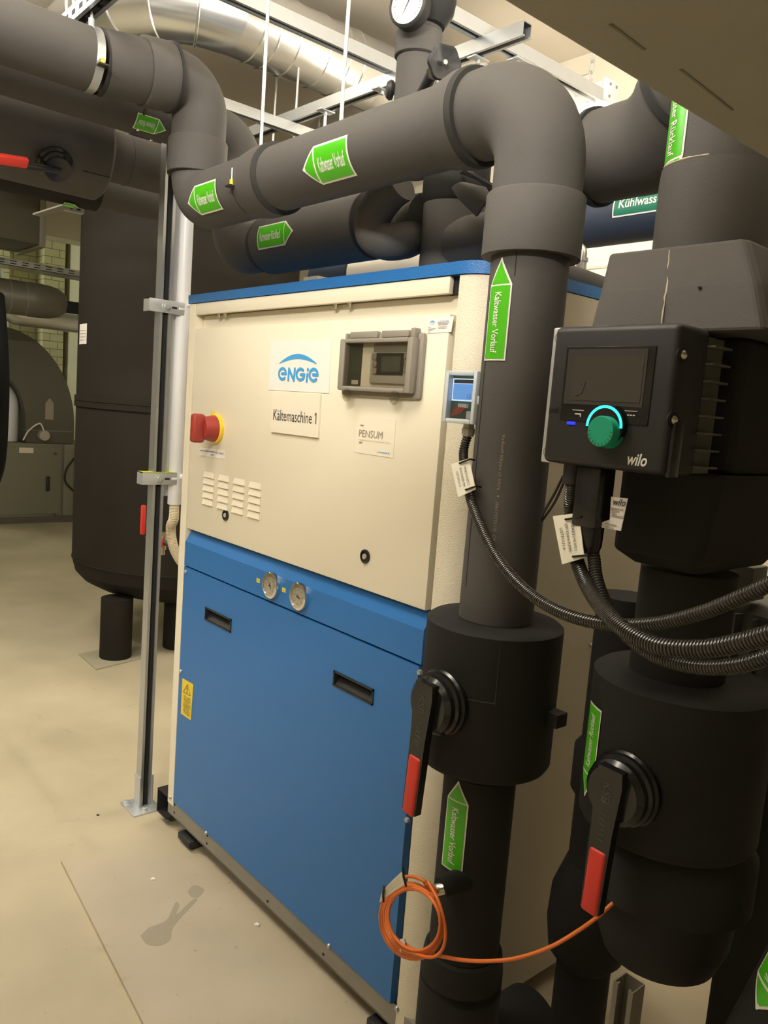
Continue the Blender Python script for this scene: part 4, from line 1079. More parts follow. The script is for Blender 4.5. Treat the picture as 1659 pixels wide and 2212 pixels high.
rod('threaded rod standing on the front pipe left of its big green label', .517, PY, PZ+.082, ZC)
rod('threaded rod standing on the front pipe above its big green label', .869, PY, PZ+.082, ZC)
for lab, (px, py0_, py1_), y in (('short rod under the long rail right of the silver duct', (703, 245, 285), .73), ('thin rod behind the left long rod', (597, 175, 330), 1.0), ('rod with bracket under the silver duct', (642, 195, 330), .95)):
    a = at(px, py0_, 1, y); b = at(px-3, py1_, 1, y); zt_ = max(a.z, (3.27-math.sqrt(.165**2-(a.x+1.02)**2)+.012) if abs(a.x+1.02) < .16 and y > .8 else (RZ if y < .8 else ZC)); rod(lab, a.x, y, min(a.z, b.z)-.1, zt_, .006)
# round spiral duct with segmented bend
dt = thing('round_duct', 'shiny silver round duct bending across the ceiling at upper left', 'duct', (-1.0, 1.0, 3.1))
DX, DZ, DR = -1.02, 3.27, .165
y0 = at(520, 70, 0, DX+.1).y
MB().cyl((DX, y0, DZ), (DX, 1.42, DZ), DR, n=64).build('straight', 'duct', dt)
for px in (545, 578, 622, 686, 730, 760):
    yy = at(px, 150, 0, DX+.05).y
    MB().lathe([(DR, -.006), (DR+.004, -.002), (DR+.004, .002), (DR, .006)], (DX, yy, DZ), (0, 1, 0), 64, cap=False).build('bead', 'duct', dt)
# bend of four mitred segments turning to the left
RB = .40; cxb = DX-RB; ns = 4
cen = [V((cxb+RB*math.cos(t), y0-RB*math.sin(t), DZ)) for t in [PI/2*i/ns for i in range(ns+1)]]
for i in range(ns):
    a, b = cen[i], cen[i+1]; ta, tb = PI/2*i/ns, PI/2*(i+1)/ns
    da = V((-math.sin(ta), -math.cos(ta), 0)); db = V((-math.sin(tb), -math.cos(tb), 0)); n = 56; vs = []
    for c_, d in ((a, da), (b, db)):
        x_ = V((0, 0, 1)); y_ = d.cross(x_)
        vs += [c_+x_*DR*math.cos(2*PI*k/n)+y_*DR*math.sin(2*PI*k/n) for k in range(n)]
    MB().raw(vs, [(k, (k+1) % n, (k+1) % n+n, k+n) for k in range(n)]).build('bend_segment', 'duct', dt)
    MB().lathe([(DR-.001, -.007), (DR+.006, -.003), (DR+.006, .003), (DR-.001, .007)], b, db, 56, cap=False).build('bead', 'duct', dt)
MB().cyl(cen[-1], cen[-1]+V((-2.2, 0, 0)), DR, n=56).build('branch_run', 'duct', dt)
MB().lathe([(DR, 0), (DR+.006, .003), (DR+.006, .02), (DR, .024)], cen[-1]+V((-.08, 0, 0)), (-1, 0, 0), 56, cap=False).build('bead', 'duct', dt)
# transition hood at far end of the duct
MB().lathe([(DR, 0), (DR+.004, .05), (DR*.92, .22), (.13, .32), (.13, 1.0)], (DX, 1.42, DZ), (0, 1, 0), 48).build('reducer', 'duct', dt)
d2_ = thing('low_duct', 'silver round duct low under the rails behind the front pipe', 'duct', (-.3, 1.9, 2.9))
q = at(780, 240, 1, 1.80)
MB().tube(bend([(q.x-.50, 1.80, q.z-.26), (q.x-.25, 1.80, q.z-.10), (q.x+.9, 1.80, q.z-.04)], .45, 10), .165, 44).build('run', 'duct', d2_)
for dx in (-.2, .02): MB().lathe([(.165, 0), (.170, .003), (.170, .012), (.165, .015)], (q.x+dx, 1.80, q.z-.07), (1, 0, .03), 44, cap=False).build('bead', 'duct', d2_)

# hanging batten lamp, end towards us
lp_ = thing('batten_lamp', 'white batten lamp hanging on a chain at the upper right', 'lamp', (.33, 1.5, 2.85))
e = at(1322, 198, 1, 1.5); ex_ = e.x; ez_ = at(1300, 212, 1, 1.5).z
MB().box(ex_-1.25, ex_-.02, 1.46, 1.54, ez_-.022, ez_+.05, .004).build('housing', 'white', lp_)
MB().box(ex_-.02, ex_+.004, 1.452, 1.548, ez_-.03, ez_+.056, .008).build('end_cap', 'white', lp_)
for yy, zz in ((1.48, .035), (1.52, .035), (1.48, -.01)): MB().cyl((ex_+.003, yy, ez_+zz), (ex_+.006, yy, ez_+zz), .006, n=12).build('plug', 'inkgrey', lp_)
MB().box(ex_-1.22, ex_-.05, 1.465, 1.535, ez_-.062, ez_-.022, .008).build('diffuser', 'tube', lp_)
xc = at(1278, 150, 1, 1.5).x; clip = MB(); zc_ = ez_+.05
clip.tube([(xc-.03, 1.45, zc_-.03), (xc-.03, 1.45, zc_+.035), (xc+.03, 1.45, zc_+.035), (xc+.03, 1.45, zc_-.03), (xc-.03, 1.45, zc_-.03)], .003, 8).build('clip', 'galvlight', lp_)
chn = thing('lamp_chain', 'small steel chain holding the white batten lamp', 'chain', (xc, 1.5, zc_))
z = zc_+.02; i = 0
while z < ZC-.02 and i < 20:
    mb = MB(); dx, dy = (1, 0) if i % 2 else (0, 1); n = 20
    lpts = [V((xc+dx*.011*math.cos(2*PI*k/n), 1.5+dy*.011*math.cos(2*PI*k/n), z+.024+.024*math.sin(2*PI*k/n)*(1.0))) for k in range(n+1)]
    mb.tube(lpts, .003, 8, cap=False).build('link', 'galvlight', chn); z += .040; i += 1

# big beige duct casing crossing close overhead on the right
bc_ = at(1090, 0, 2, 1.85); bd_ = at(1640, 345, 2, 1.85)
o = MB().box(2.012, 3.55, -2.6, 2.4, 1.85, 2.28, .006, 3).build('duct_casing', 'beige', loc=(2.6, 0, 1.85))
for a_, b_ in (((1318, 52), (1392, 108)), ((1470, 150), (1582, 238))):
    p_, q_ = at(*a_, 2, 1.8497), at(*b_, 2, 1.8497)
    MB().obox((p_+q_)/2, q_-p_, V((0, 0, 1)).cross(q_-p_), (0, 0, 1), (q_-p_).length/2, .0012, .0003).build('scuff_mark', 'ahu', o)
tag(o, 'large beige casing close overhead, filling the upper right corner', 'casing')

# ------------------------------------------------------------------ right: pump, its pipe, valve, hoses
PX, PYp = 1.795, 0.0; UXp = 1.760
pr = thing('pump_pipe', 'wrinkled black insulated upright pipe at the right edge with a green label pointing down', 'pipe', (PX, PYp, 1.1))
zsl = at(1500, 348, 1, PYp-.07).z; zfm = at(1450, 545, 1, PYp-.08).z
MB().cyl((UXp, PYp, zsl-.01), (UXp, PYp, 2.5), .083, n=48).build('upper_run', 'foam', pr)
MB().lathe([(.079, -.20), (.088, -.19), (.089, -.02), (.0875, 0), (.076, .002)], (UXp, PYp, zsl), (0, 0, 1), 48).build('sleeve', 'foam', pr)
MB().cyl((PX, PYp, 1.152), (PX, PYp, 1.33), .077, n=44).build('lower_run', 'foamdark', pr)
fp = V(CAM)-V((PX, PYp, 0)); fp.z = 0; fp.normalize()
zl1, zl0 = at(1455, 180, 1, PYp-.05).z, at(1438, 375, 1, PYp-.05).z
c = V((UXp, PYp, (zl1+zl0)/2-.014)); cyl_label(pr, c, (0, 0, -1), facing(c, (0, 0, 1), -62), .083, zl1-zl0+.05, .062, 'Kaltwasser Rücklauf', arrow='end', head=.05, tw=.9, th=.32)
mb = MB()
arc_ = [V((UXp, PYp, zsl+.001))+(Matrix.Rotation(math.radians(a), 3, 'Z') @ fp)*.0872 for a in range(-70, -8, 4)]
rnd = random.Random(5); mb.tube(arc_, [rnd.uniform(.0006, .0018) for _ in arc_], 6); mb.build('glue_seam', 'inklight', pr)
# pump with insulation halves and control module
pu = thing('circulation_pump', 'circulation pump in folded grey foam shells with a black control module', 'pump', (PX, PYp, 1.33))
def shell(zlo, zhi, rlo, rhi, m, nm, rot):
    n = 6; vs = []
    for z, r in ((zlo, rlo), (zhi, rhi)):
        for i in range(n):
            a = math.radians(rot+60*i); vs.append(V((PX+r*math.cos(a), PYp+.0+r*math.sin(a), z)))
    fs = [tuple(reversed(range(n))), tuple(range(n, 2*n))]+[(i, (i+1) % n, (i+1) % n+n, i+n) for i in range(n)]
    o = MB().raw(vs, fs).build(nm, m, pu, smooth=0)
    bv = o.modifiers.new('bevel', 'BEVEL'); bv.width = .006; bv.segments = 2
    return o
zf0 = at(1430, 690, 1, -.14).z
def qshell(rows, m, nm, yb):
    vs = []
    for z, xl, xr_, yf in rows:
        ch_x = .035
        vs += [V((xl, yf+.012, z)), V((xl+ch_x*.2, yf, z)), V((xr_-ch_x*.2, yf, z)), V((xr_, yf+.012, z)), V((xr_, yb, z)), V((xl, yb, z))]
    n = 6; k = len(rows); fs = [tuple(range(n)), tuple(range((k-1)*n, k*n))]
    for j in range(k-1): fs += [(j*n+i, j*n+(i+1) % n, (j+1)*n+(i+1) % n, (j+1)*n+i) for i in range(n)]
    o = MB().raw(vs, fs).build(nm, m, pu, smooth=0)
    bv = o.modifiers.new('bevel', 'BEVEL'); bv.width = .005; bv.segments = 2
    return o
tl_, tr_ = at(1310, 548, 1, -.115), at(1612, 515, 1, -.115); bl_, br2 = at(1268, 700, 1, -.16), at(1652, 740, 1, -.16)
zt_, zb2 = tl_.z, (bl_.z+br2.z)/2
qshell([(zt_, tl_.x, tr_.x, -.115), ((zt_+zb2)/2, (tl_.x+bl_.x)/2+.003, (tr_.x+br2.x)/2+.004, -.14), (zb2, bl_.x, br2.x, -.16)], 'foam', 'upper_shell', .15)
zlo = at(1440, 1240, 1, -.13).z
ml, mr = at(1300, 1000, 1, -.10), at(1570, 1000, 1, -.10)
qshell([(zb2-.002, ml.x+.02, mr.x, -.09), (zb2-.20, ml.x+.02, mr.x, -.09)], 'foamdark', 'middle_shell', .14)
q4 = [at(1320, 1100, 1, -.13), at(1565, 1060, 1, -.13), at(1505, 1225, 1, -.13), at(1360, 1200, 1, -.13)]
qshell([(zb2-.202, q4[0].x, q4[1].x-.01, -.12), (1.36, q4[0].x, q4[1].x-.03, -.12), (zlo, q4[3].x-.02, q4[2].x-.02, -.09)], 'foamdark', 'lower_shell', .14)
a_, b_ = at(1448, 541, 1, -.1165), at(1430, 700, 1, -.161)
mb = MB(); rnd = random.Random(4); mb.tube([a_.lerp(b_, t/14)+V((rnd.uniform(-.0016, .0016), .0005, 0)) for t in range(15)], [rnd.uniform(.0004, .0018) for t in range(15)], 6); mb.build('shell_seam', 'inklight', pu)
p = at(1513, 622, 1, -.14); MB().cyl(p+V((0, -.004, 0)), p+V((0, .02, 0)), .0022, n=10).build('shell_hole', 'darkslot', pu)
# control module
my = -.25
A = [at(1193, 712, 1, my), at(1455, 688, 1, my), at(1440, 1022, 1, my), at(1160, 1002, 1, my)]
mx0 = (A[0].x+A[3].x)/2+.006; mx1 = (A[1].x+A[2].x)/2+.004; mz1 = (A[0].z+A[1].z)/2; mz0 = (A[2].z+A[3].z)/2
mo = MB().box(mx0, mx1, my, my+.085, mz0, mz1, .010, 4).build('control_module', 'blackmat', pu)
mp_ = at(1158, 1000, 1, my+.03)
MB().box(mx0-.016, mx0+.02, my+.018, my+.035, mz0-.002, mz1+.001, .003).build('back_plate', 'galvlight', mo)
for zz in (mz0+.015, mz1-.015): MB().ring((mx0-.004, my+.0185, zz), (0, -1, 0), .007, .0082, .0008, 24).build('plate_boss', 'inkgrey', mo)
def mface(name, q, m, dep=.001, base=0.0, bev=0):
    P = [at(x, y, 1, my-base) for x, y in q]
    x0, x1 = (P[0].x+P[3].x)/2, (P[1].x+P[2].x)/2; z1, z0 = (P[0].z+P[1].z)/2, (P[2].z+P[3].z)/2
    return MB().box(x0, x1, my-base-dep, my-base+.0005, z0, z1, bev).build(name, m, mo), (x0, x1, z0, z1)
_, bz_ = mface('front_cover', ((1222, 752), (1418, 744), (1402, 918), (1214, 908)), 'blackpl', .0015, 0, .0006)
_, sc_ = mface('bezel', ((1225, 758), (1400, 749), (1390, 880), (1222, 872)), 'bezel', .001, .0015)
_, sc_ = mface('screen', ((1240, 772), (1392, 766), (1384, 868), (1236, 866)), 'lcdgrey', .0006, .0025)
x0, x1, z0, z1 = sc_
mk = MB(); cxx, czz = x0+.012, z1-.032
mk.ring((cxx, my-.0032, czz), (0, -1, 0), .0055, .0067, .0002, 24)
mk.box(cxx-.001, cxx+.005, my-.0034, my-.0032, czz-.0006, czz+.0006)
mk.tube([(x0+.008, my-.0034, z0+.006), (x0+.018, my-.0034, z0+.010), (x0+.022, my-.0034, z0+.022), (x0+.023, my-.0034, z0+.027)], .0006, 6)
mk.build('screen_icons', 'ink', mo, smooth=0)
kc = at(1300, 925, 1, my-.02)
kc0 = at(1304, 915, 1, my-.004)
kcr = at(1304, 921, 1, my-.012)
MB().lathe([(.0308, 0), (.0306, .0105), (.026, .0115), (.022, .011)], (kcr.x, my, kcr.z), (0, -1, 0), 44).build('ring_base', 'blackpl', mo)
rg = MB(); n = 30; vs = []
for i in range(n+1):
    a = math.radians(-2+184*i/n)
    for r_ in (.0262, .0302): vs.append(V((kcr.x+r_*math.cos(a), my-.012, kcr.z+r_*math.sin(a))))
rg.raw(vs, [(2*i, 2*i+2, 2*i+3, 2*i+1) for i in range(n)]).build('light_ring', 'ring', mo, smooth=0)
kck = at(1297, 932, 1, my-.026)
kn = MB().lathe([(.0235, .0), (.0235, .006), (.0222, .008), (.0222, .024), (.021, .026), (.0, .0262)], (kck.x, my-.001, kck.z), (0, -1, 0), 44, cap=False).build('dial_knob', 'knobgreen', mo)
kt = MB()
for j in range(11):
    a = math.radians(180+18*j); e1 = V((math.cos(a), 0, math.sin(a))); e2 = V((-math.sin(a), 0, math.cos(a))); c_ = V((kck.x, my-.0275, kck.z))
    kt.raw([c_+e1*.0165+e2*.0006, c_+e1*.0205+e2*.0006, c_+e1*.0205-e2*.0006, c_+e1*.0165-e2*.0006], [(0, 1, 2, 3)])
kt.build('dial_ticks', 'ink', kn, smooth=0)
p = at(1233, 914, 1, my-.002); MB().box(p.x-.0075, p.x+.0075, my-.002, my, p.z-.0022, p.z+.0022, .0008).build('status_light', 'led', mo)
bt = MB()
for (px, py) in ((1249, 886), (1363, 888)):
    p = at(px, py, 1, my-.002); bt.box(p.x-.010, p.x+.010, my-.0024, my-.0016, p.z-.0004, p.z+.0004)
p = at(1249, 895, 1, my-.002); bt.box(p.x-.006, p.x+.005, my-.0024, my-.0016, p.z-.0002, p.z+.0014).box(p.x+.0035, p.x+.005, my-.0024, my-.0016, p.z-.0035, p.z)
p = at(1363, 897, 1, my-.002)
for k in (-.006, -.0015, .003): bt.box(p.x+k, p.x+k+.003, my-.0024, my-.0016, p.z-.0008, p.z+.0008)
bt.build('key_marks', 'labelwhite', mo, smooth=0)
p = at(1376, 993, 1, my-.001)
flat_text(MB(), 'wilo', (p.x, my-.0006, p.z), (1, 0, 0), (0, 0, 1), .031, .0175, shear=.25, bold=.02).build('lettering', 'labelwhite', mo, smooth=0)
p = at(1196, 887, 1, my-.001); flat_text(MB(), '(small)', (p.x, my-.0006, p.z), (1, 0, 0), (0, 0, 1), .018, .012).build('embossed_lettering', 'blackpl', mo, smooth=0)
for (px, py) in ((1468, 765), (1455, 907)):
    p = at(px, py, 0, mx1+.001)
    MB().ring((mx1-.0015, my+.012 if px > 1460 else my+.008, p.z), (1, -.2, 0), .0065, .011, .002, 24).build('screw_well', 'darkslot', mo)
    MB().lathe([(.006, 0), (.006, .004), (.004, .006), (.0, .0065)], (mx1-.001, my+.012 if px > 1460 else my+.008, p.z), (1, -.2, 0), 16, cap=False).build('cover_screw', 'chrome', mo)
MB().box(mx1-.001, mx1+.006, my+.006, my+.030, mz0-.002, mz0+.075, .002).build('side_rib', 'blackpl', mo)
hs = MB()
for j in range(8):
    zz = mz0+.012+j*(mz1-mz0-.03)/7.3; hs.box(mx1-.03, mx1+.012, my+.075, my+.125, zz, zz+.003)
hs.box(mx1-.05, mx1-.004, my+.070, my+.13, mz0+.004, mz1-.01)
hs.build('heat_sink', 'fins', mo, smooth=0)
# plugs and glands below the module
gl = MB(); g1 = at(1238, 1025, 1, my+.03)
gl.cyl((g1.x, g1.y, mz0-.030), (g1.x, g1.y, mz0+.002), .0155, n=24); gl.build('cable_gland', 'blackmat', mo)
g2 = at(1285, 1040, 1, my+.03)
pgm = MB().box(g2.x-.022, g2.x+.022, g2.y-.02, g2.y+.022, mz0-.092, mz0+.001, .005); pgm.lathe([(.019, 0), (.018, .03), (.014, .042)], (g2.x+.004, g2.y, mz0-.089), (0, 0, -1), 10)
pgm.build('plug', 'blackpl', mo)
# loose ends of a cable tie
tie = thing('cable_tie', 'loose black cable tie tails hanging left of the pump plug', 'cable tie', at(1217, 1040, 1, -.2))
MB().tube(spline([at(1217, 1028, 1, -.2), at(1196, 1070, 1, -.2), at(1172, 1112, 1, -.2), at(1166, 1128, 1, -.2)], 8), .0022, 8).tube(spline([at(1219, 1040, 1, -.195), at(1200, 1082, 1, -.195), at(1178, 1115, 1, -.195), at(1168, 1128, 1, -.2)], 8), .0022, 8).build('tails', 'blackpl', tie)

# the lower valve on the pump pipe
valve('shutoff_valve', 'fat dark valve at lower right with a bright red lever pointing down', PX+.014, .0, 1.020, .146, .262, 'foamdark', .988, .195, rot=math.radians(-2))
bl = thing('strainer_body', 'rounded black insulated strainer under the lower right valve', 'strainer', (PX+.01, .03, .40))
zs_ = at(1450, 2140, 1, -.03).z
MB().lathe([(.02, zs_), (.06, zs_+.006), (.095, zs_+.03), (.112, zs_+.075), (.117, zs_+.13), (.128, zs_+.18), (.138, .78), (.138, .86), (.115, .8885)], (PX+.026, .01, 0), (0, 0, 1), 44).build('body', 'foamdark', bl)
c = V((PX+.014, .0, 1.012)); cyl_label(vB := [o for o in bpy.data.objects if o.name.startswith('shutoff_valve')][-1], c, (0, 0, 1), facing(c, (0, 0, 1), -62), .1465, .16, .050, 'Kaltwasser Rücklauf', arrow='start', head=.04, th=.36)
# steel legs carrying the pump line
for i, (q, lab) in enumerate((((1360, 2120), 'grey steel channel leg under the strainer, left one'), ((1562, 2150), 'grey steel channel leg under the strainer, right one'))):
    p = at(q[0], q[1], 1, .08)
    lg = thing('support_leg', lab, 'leg', (p.x, .08, 0), 'legs under the pump line')
    MB().prism(ch_, (p.x, .08, .006), (1, 0, 0), (0, 1, 0), (0, 0, .50)).build('channel', 'greysteel', lg, smooth=0)
    MB().box(p.x-.06, p.x+.06, .02, .14, 0, .006, .001).build('foot_plate', 'greysteel', lg)
# dark pipe further back between the two valves
dk = thing('condenser_pipe', 'black insulated upright pipe low down behind the bright red lever', 'pipe', (1.55, .3, .3))
q = at(1248, 1950, 1, .34); q2 = at(1262, 1640, 1, .34)
MB().cyl((q.x+.035, .34, .06), (q.x+.035, .34, 1.18), .064, n=36).build('run', 'foamdark', dk)
MB().cyl((q.x+.035, .34, 0), (q.x+.035, .34, .06), .085, n=36).build('base', 'foamdark', dk)
MB().lathe([(.064, -.13), (.088, -.10), (.098, -.03), (.094, .05), (.066, .13)], (q.x+.035, .34, q.z), (0, 0, 1), 36).build('flange_cover', 'foamdark', dk)
MB().lathe([(.064, -.07), (.078, -.05), (.078, .05), (.064, .07)], (q.x+.035, .34, q2.z), (0, 0, 1), 36).build('joint_cover', 'foamdark', dk)
# grey motor and a pale coupling at the right edge
mt = thing('motor_housing', 'dim grey metal motor body at the right edge behind the ribbed hoses', 'motor', (2.05, .15, 1.1))
q = at(1668, 1380, 1, .34)
MB().lathe([(.05, -.12), (.10, -.115), (.105, -.10), (.105, .06), (.09, .075), (.05, .08)], (q.x+.03, .34, q.z), (0, 0, 1), 36).build('body', 'fins', mt)
fn = MB()
for i in range(18):
    a = 2*PI*i/18; fn.obox((q.x+.03+.11*math.cos(a), .34+.11*math.sin(a), q.z-.02), (math.cos(a), math.sin(a), 0), (-math.sin(a), math.cos(a), 0), (0, 0, 1), .012, .002, .075)
fn.build('cooling_fins', 'fins', mt, smooth=0)
MB().box(q.x-.085, q.x+.0, .22, .28, q.z+.085, q.z+.15, .004).build('terminal_box', 'fins', mt)
MB().cyl((q.x+.03, .34, 0), (q.x+.03, .34, q.z-.115), .05, n=24).build('pedestal', 'foamdark', mt)
# pipe label poking in at the lower right corner
lo = thing('floor_pipe', 'dark insulated pipe end with green label in the lower right corner', 'pipe', at(1690, 2150, 1, -.02))
q = at(1742, 2160, 1, .0); MB().lathe([(.06, -.25), (.075, -.24), (.075, .10), (.06, .11)], q, (.25, .1, .97), 32).build('run', 'foamdark', lo)
cyl_label(lo, q+V((.25, .1, .97))*.03, V((.25, .1, .97)), facing(q, (.25, .1, .97), -38), .075, .12, .07, 'Kaltwasser', field='green')

# ------------------------------------------------------------------ sensor box on the riser with hoses, tags
sy = -.165
A = [at(x, y, 1, sy) for x, y in ((962, 800), (1031, 801), (1021, 918), (955, 911))]
sx0_, sx1_ = (A[0].x+A[3].x)/2, (A[1].x+A[2].x)/2; sz1_, sz0_ = (A[0].z+A[1].z)/2, (A[2].z+A[3].z)/2
sb = thing('sensor_box', 'small clear fronted sensor box with lit blue display beside the front riser', 'sensor', ((sx0_+sx1_)/2, sy+.03, sz0_))
MB().box(sx0_+.002, sx1_-.002, sy+.016, sy+.055, sz0_+.002, sz1_-.002, .003).build('back_box', 'greyabs', sb)
fr = MB(); e = .009
for b in ((sx0_, sx0_+e, sz0_, sz1_), (sx1_-e, sx1_, sz0_, sz1_), (sx0_+e, sx1_-e, sz0_, sz0_+e), (sx0_+e, sx1_-e, sz1_-e, sz1_)): fr.box(b[0], b[1], sy, sy+.016, b[2], b[3], .0025)
fr.box(sx1_-.004, sx1_+.004, sy+.006, sy+.034, (sz0_+sz1_)/2-.012, (sz0_+sz1_)/2+.004, .002)
fr.build('lid_frame', 'clearframe' if 'clearframe' in M else 'white', sb)
MB().box(sx0_+e*.6, sx1_-e*.6, sy+.001, sy+.002, sz0_+e*.6, sz1_-e*.6).build('lid_pane', 'clear', sb)
MB().box(sx0_+e, sx1_-e, sy+.0125, sy+.016, sz0_+e, sz1_-e).build('circuit_board', 'pcb', sb)
hgt = sz1_-sz0_
MB().box(sx0_+e+.004, sx1_-e-.002, sy+.009, sy+.0125, sz0_+hgt*.43, sz1_-e-.005).build('backlight', 'lcdglow', sb)
MB().box(sx0_+e+.007, sx1_-e-.006, sy+.0085, sy+.009, sz1_-e-.014, sz1_-e-.007).build('shade_bar', 'blackmat', sb)
lc = MB().box(sx0_+e+.007, sx1_-e-.006, sy+.0082, sy+.009, sz0_+hgt*.455, sz1_-e-.015).build('display', 'lcdblue', sb)
flat_text(MB(), '1.5', (sx1_-e-.014, sy+.0078, sz0_+hgt*.52), (1, 0, 0), (0, 0, 1), .009, .008).build('digits', 'ink', lc, smooth=0)
tb = MB()
for k in range(4): tb.box(sx0_+.034+k*.0055, sx0_+.0385+k*.0055, sy+.006, sy+.0125, sz0_+hgt*.30, sz0_+hgt*.38)
tb.build('terminals', 'paper', sb, smooth=0)
wr = MB()
for k in range(4): wr.tube(spline([V((sx0_+.036+k*.005, sy+.005, sz0_+hgt*.31)), V((sx0_+.026+k*.006, sy+.004, sz0_+hgt*.22)), V((sx0_+.020+k*.005, sy+.005, sz0_+hgt*.13+k*.002))], 6), .0017, 8)
wr.build('red_wires', 'red', sb)
MB().box(sx1_-.024, sx1_-.014, sy+.006, sy+.0125, sz0_+.010, sz0_+.024).build('cable_end', 'paper', sb)
MB().tube([V((sx1_-.01, sy+.04, sz1_-.02)), V((RX-.06, PY-.03, sz1_-.018)), V((RX-.03, PY-.01, sz1_-.016))], .019, 24).build('mounting_neck', 'blackmat', sb)
gxs = (sx0_+sx1_)/2+.005
MB().lathe([(.0105, 0), (.0105, .010), (.0125, .011), (.0125, .020), (.010, .026)], (gxs, sy+.028, sz0_+.003), (0, 0, -1), 8).build('cable_gland', 'greyabs', sb)
def hose(label, pts, r, start_z=None):
    t = thing('ribbed_hose', label, 'hose', pts[0], 'black ribbed hoses')
    corrugated(pts, r, .0046, r*.20, 18).build('hose', 'hose', t); return t
hy = -.29
h1 = [V((gxs, sy+.028, sz0_-.02)), at(1001, 980, 1, sy+.02), at(1008, 1030, 1, -.16), at(1022, 1095, 1, -.19), at(1068, 1195, 1, -.235), at(1130, 1270, 1, -.27), at(1210, 1322, 1, -.30), at(1305, 1348, 1, -.31), at(1410, 1348, 1, -.32), at(1510, 1325, 1, -.33), at(1600, 1290, 1, -.34), at(1700, 1245, 1, -.35)]
hose('black ribbed hose running from the sensor box in a long sag to the right', h1, .0092)
h2 = [V((g1.x, g1.y, mz0-.026)), at(1233, 1100, 1, -.20), at(1240, 1185, 1, -.215), at(1268, 1265, 1, -.25), at(1325, 1340, 1, -.345), at(1410, 1392, 1, -.38), at(1510, 1402, 1, -.385), at(1600, 1388, 1, -.39), at(1700, 1360, 1, -.40)]
hose('black ribbed hose from the module, upper one of the lower pair', h2, .0112)
h3 = [V((g2.x+.004, g2.y, mz0-.125)), at(1282, 1200, 1, -.22), at(1292, 1262, 1, -.235), at(1330, 1345, 1, -.255), at(1400, 1408, 1, -.28), at(1490, 1438, 1, -.30), at(1590, 1438, 1, -.315), at(1700, 1405, 1, -.32)]
hose('black ribbed hose from the plug, lowest one at the right', h3, .0100)
def tagcard(name, label, q, y, lines, m='flag', up=True):
    P = [at(a, b, 1, yy) for (a, b), yy in zip(q, y)]
    n_ = (P[1]-P[0]).cross(P[3]-P[0]).normalized()
    if n_.dot(V(CAM)-P[0]) < 0: n_ = -n_
    c = sum(P, V((0, 0, 0)))/4
    t = thing(name, label, 'tag', c)
    MB().raw(P+[p-n_*.0012 for p in P], [(0, 1, 2, 3), (7, 6, 5, 4), (0, 4, 5, 1), (1, 5, 6, 2), (2, 6, 7, 3), (3, 7, 4, 0)]).build('card', m, t, smooth=0)
    ex = ((P[3]-P[0])).normalized(); ey = (P[1]-P[0]).normalized()
    L = (P[3]-P[0]).length; Wd = (P[1]-P[0]).length
    for i, (s, f) in enumerate(lines):
        vs, fs = fit_text(s, .60 if len(s) > 11 else .46, .12)
        sg_ = 1 if n_.cross(ex).dot(ey) > 0 else -1
        def bl(u, v): return P[0]*(1-u)*(1-v)+P[3]*u*(1-v)+P[2]*u*v+P[1]*(1-u)*v+n_*.0016
        MB().raw([bl(.5+a_, f+sg_*b_) for a_, b_ in vs], fs).build('lettering', 'ink', t, smooth=0)
    return t, P, n_
t, P, n_ = tagcard('cable_tag', 'white cable tag tied to the sensor hose', ((974, 1003), (1013, 990), (1027, 1057), (990, 1074)), (-.19, -.19, -.20, -.20), (('HEAE31+0-BT12', .72), ('KM1-KALTWASSER TEMP.', .48), ('U373/3U1.3', .26)))
def ties(t, P, fs_, n_):
    for u in fs_:
        a = P[0]+(P[3]-P[0])*u+(P[1]-P[0])*.48+n_*.0015; b = P[0]+(P[3]-P[0])*u+(P[1]-P[0])*1.12+n_*.004
        MB().tube([a-n_*.003, a, b, b-n_*.012], .0017, 8).build('cable_tie', 'blackpl', t)
ties(t, P, (.06, .86), n_)
t, P, n_ = tagcard('cable_tag', 'white cable tag tied to the hoses under the pump module', ((1194, 1115), (1250, 1108), (1262, 1205), (1214, 1219)), (-.23, -.235, -.245, -.24), (('HEAE31+0-M11', .72), ('KM1-KAWA PUMPE', .48), ('U373/1U1.6', .26)))
ties(t, P, (.10, .86), n_)
# white folded label behind the plug
q = [at(a, b, 1, -.222) for a, b in ((1320, 1073), (1356, 1077), (1341, 1147), (1300, 1140), (1296, 1130), (1317, 1122))]
lb = thing('paper_label', 'white folded paper label hanging right of the pump plug', 'label', q[3])
MB().raw(q+[p+V((0, .0012, 0)) for p in q], [(0, 1, 2, 5), (5, 2, 3, 4), (6, 11, 8, 7), (11, 10, 9, 8)]).build('sheet', 'paper', lb, smooth=0)
p = at(1338, 1085, 1, -.2232); flat_text(MB(), 'wilo', p, q[1]-q[0], V((0, 0, 1)), .021, .0105, shear=.25, bold=.015).build('lettering', 'ink', lb, smooth=0)
mb = MB()
for i, (x0, x1, y) in enumerate(((1320, 1346, 1097), (1320, 1337, 1102), (1320, 1332, 1107), (1320, 1346, 1113), (1308, 1332, 1131), (1308, 1325, 1138))):
    a, b = at(x0, y, 1, -.2232), at(x1, y+1, 1, -.2232); mb.box(a.x, b.x, -.2235, -.2229, a.z-.0005, a.z+.0006)
mb.build('small_print', 'inkgrey', lb, smooth=0)

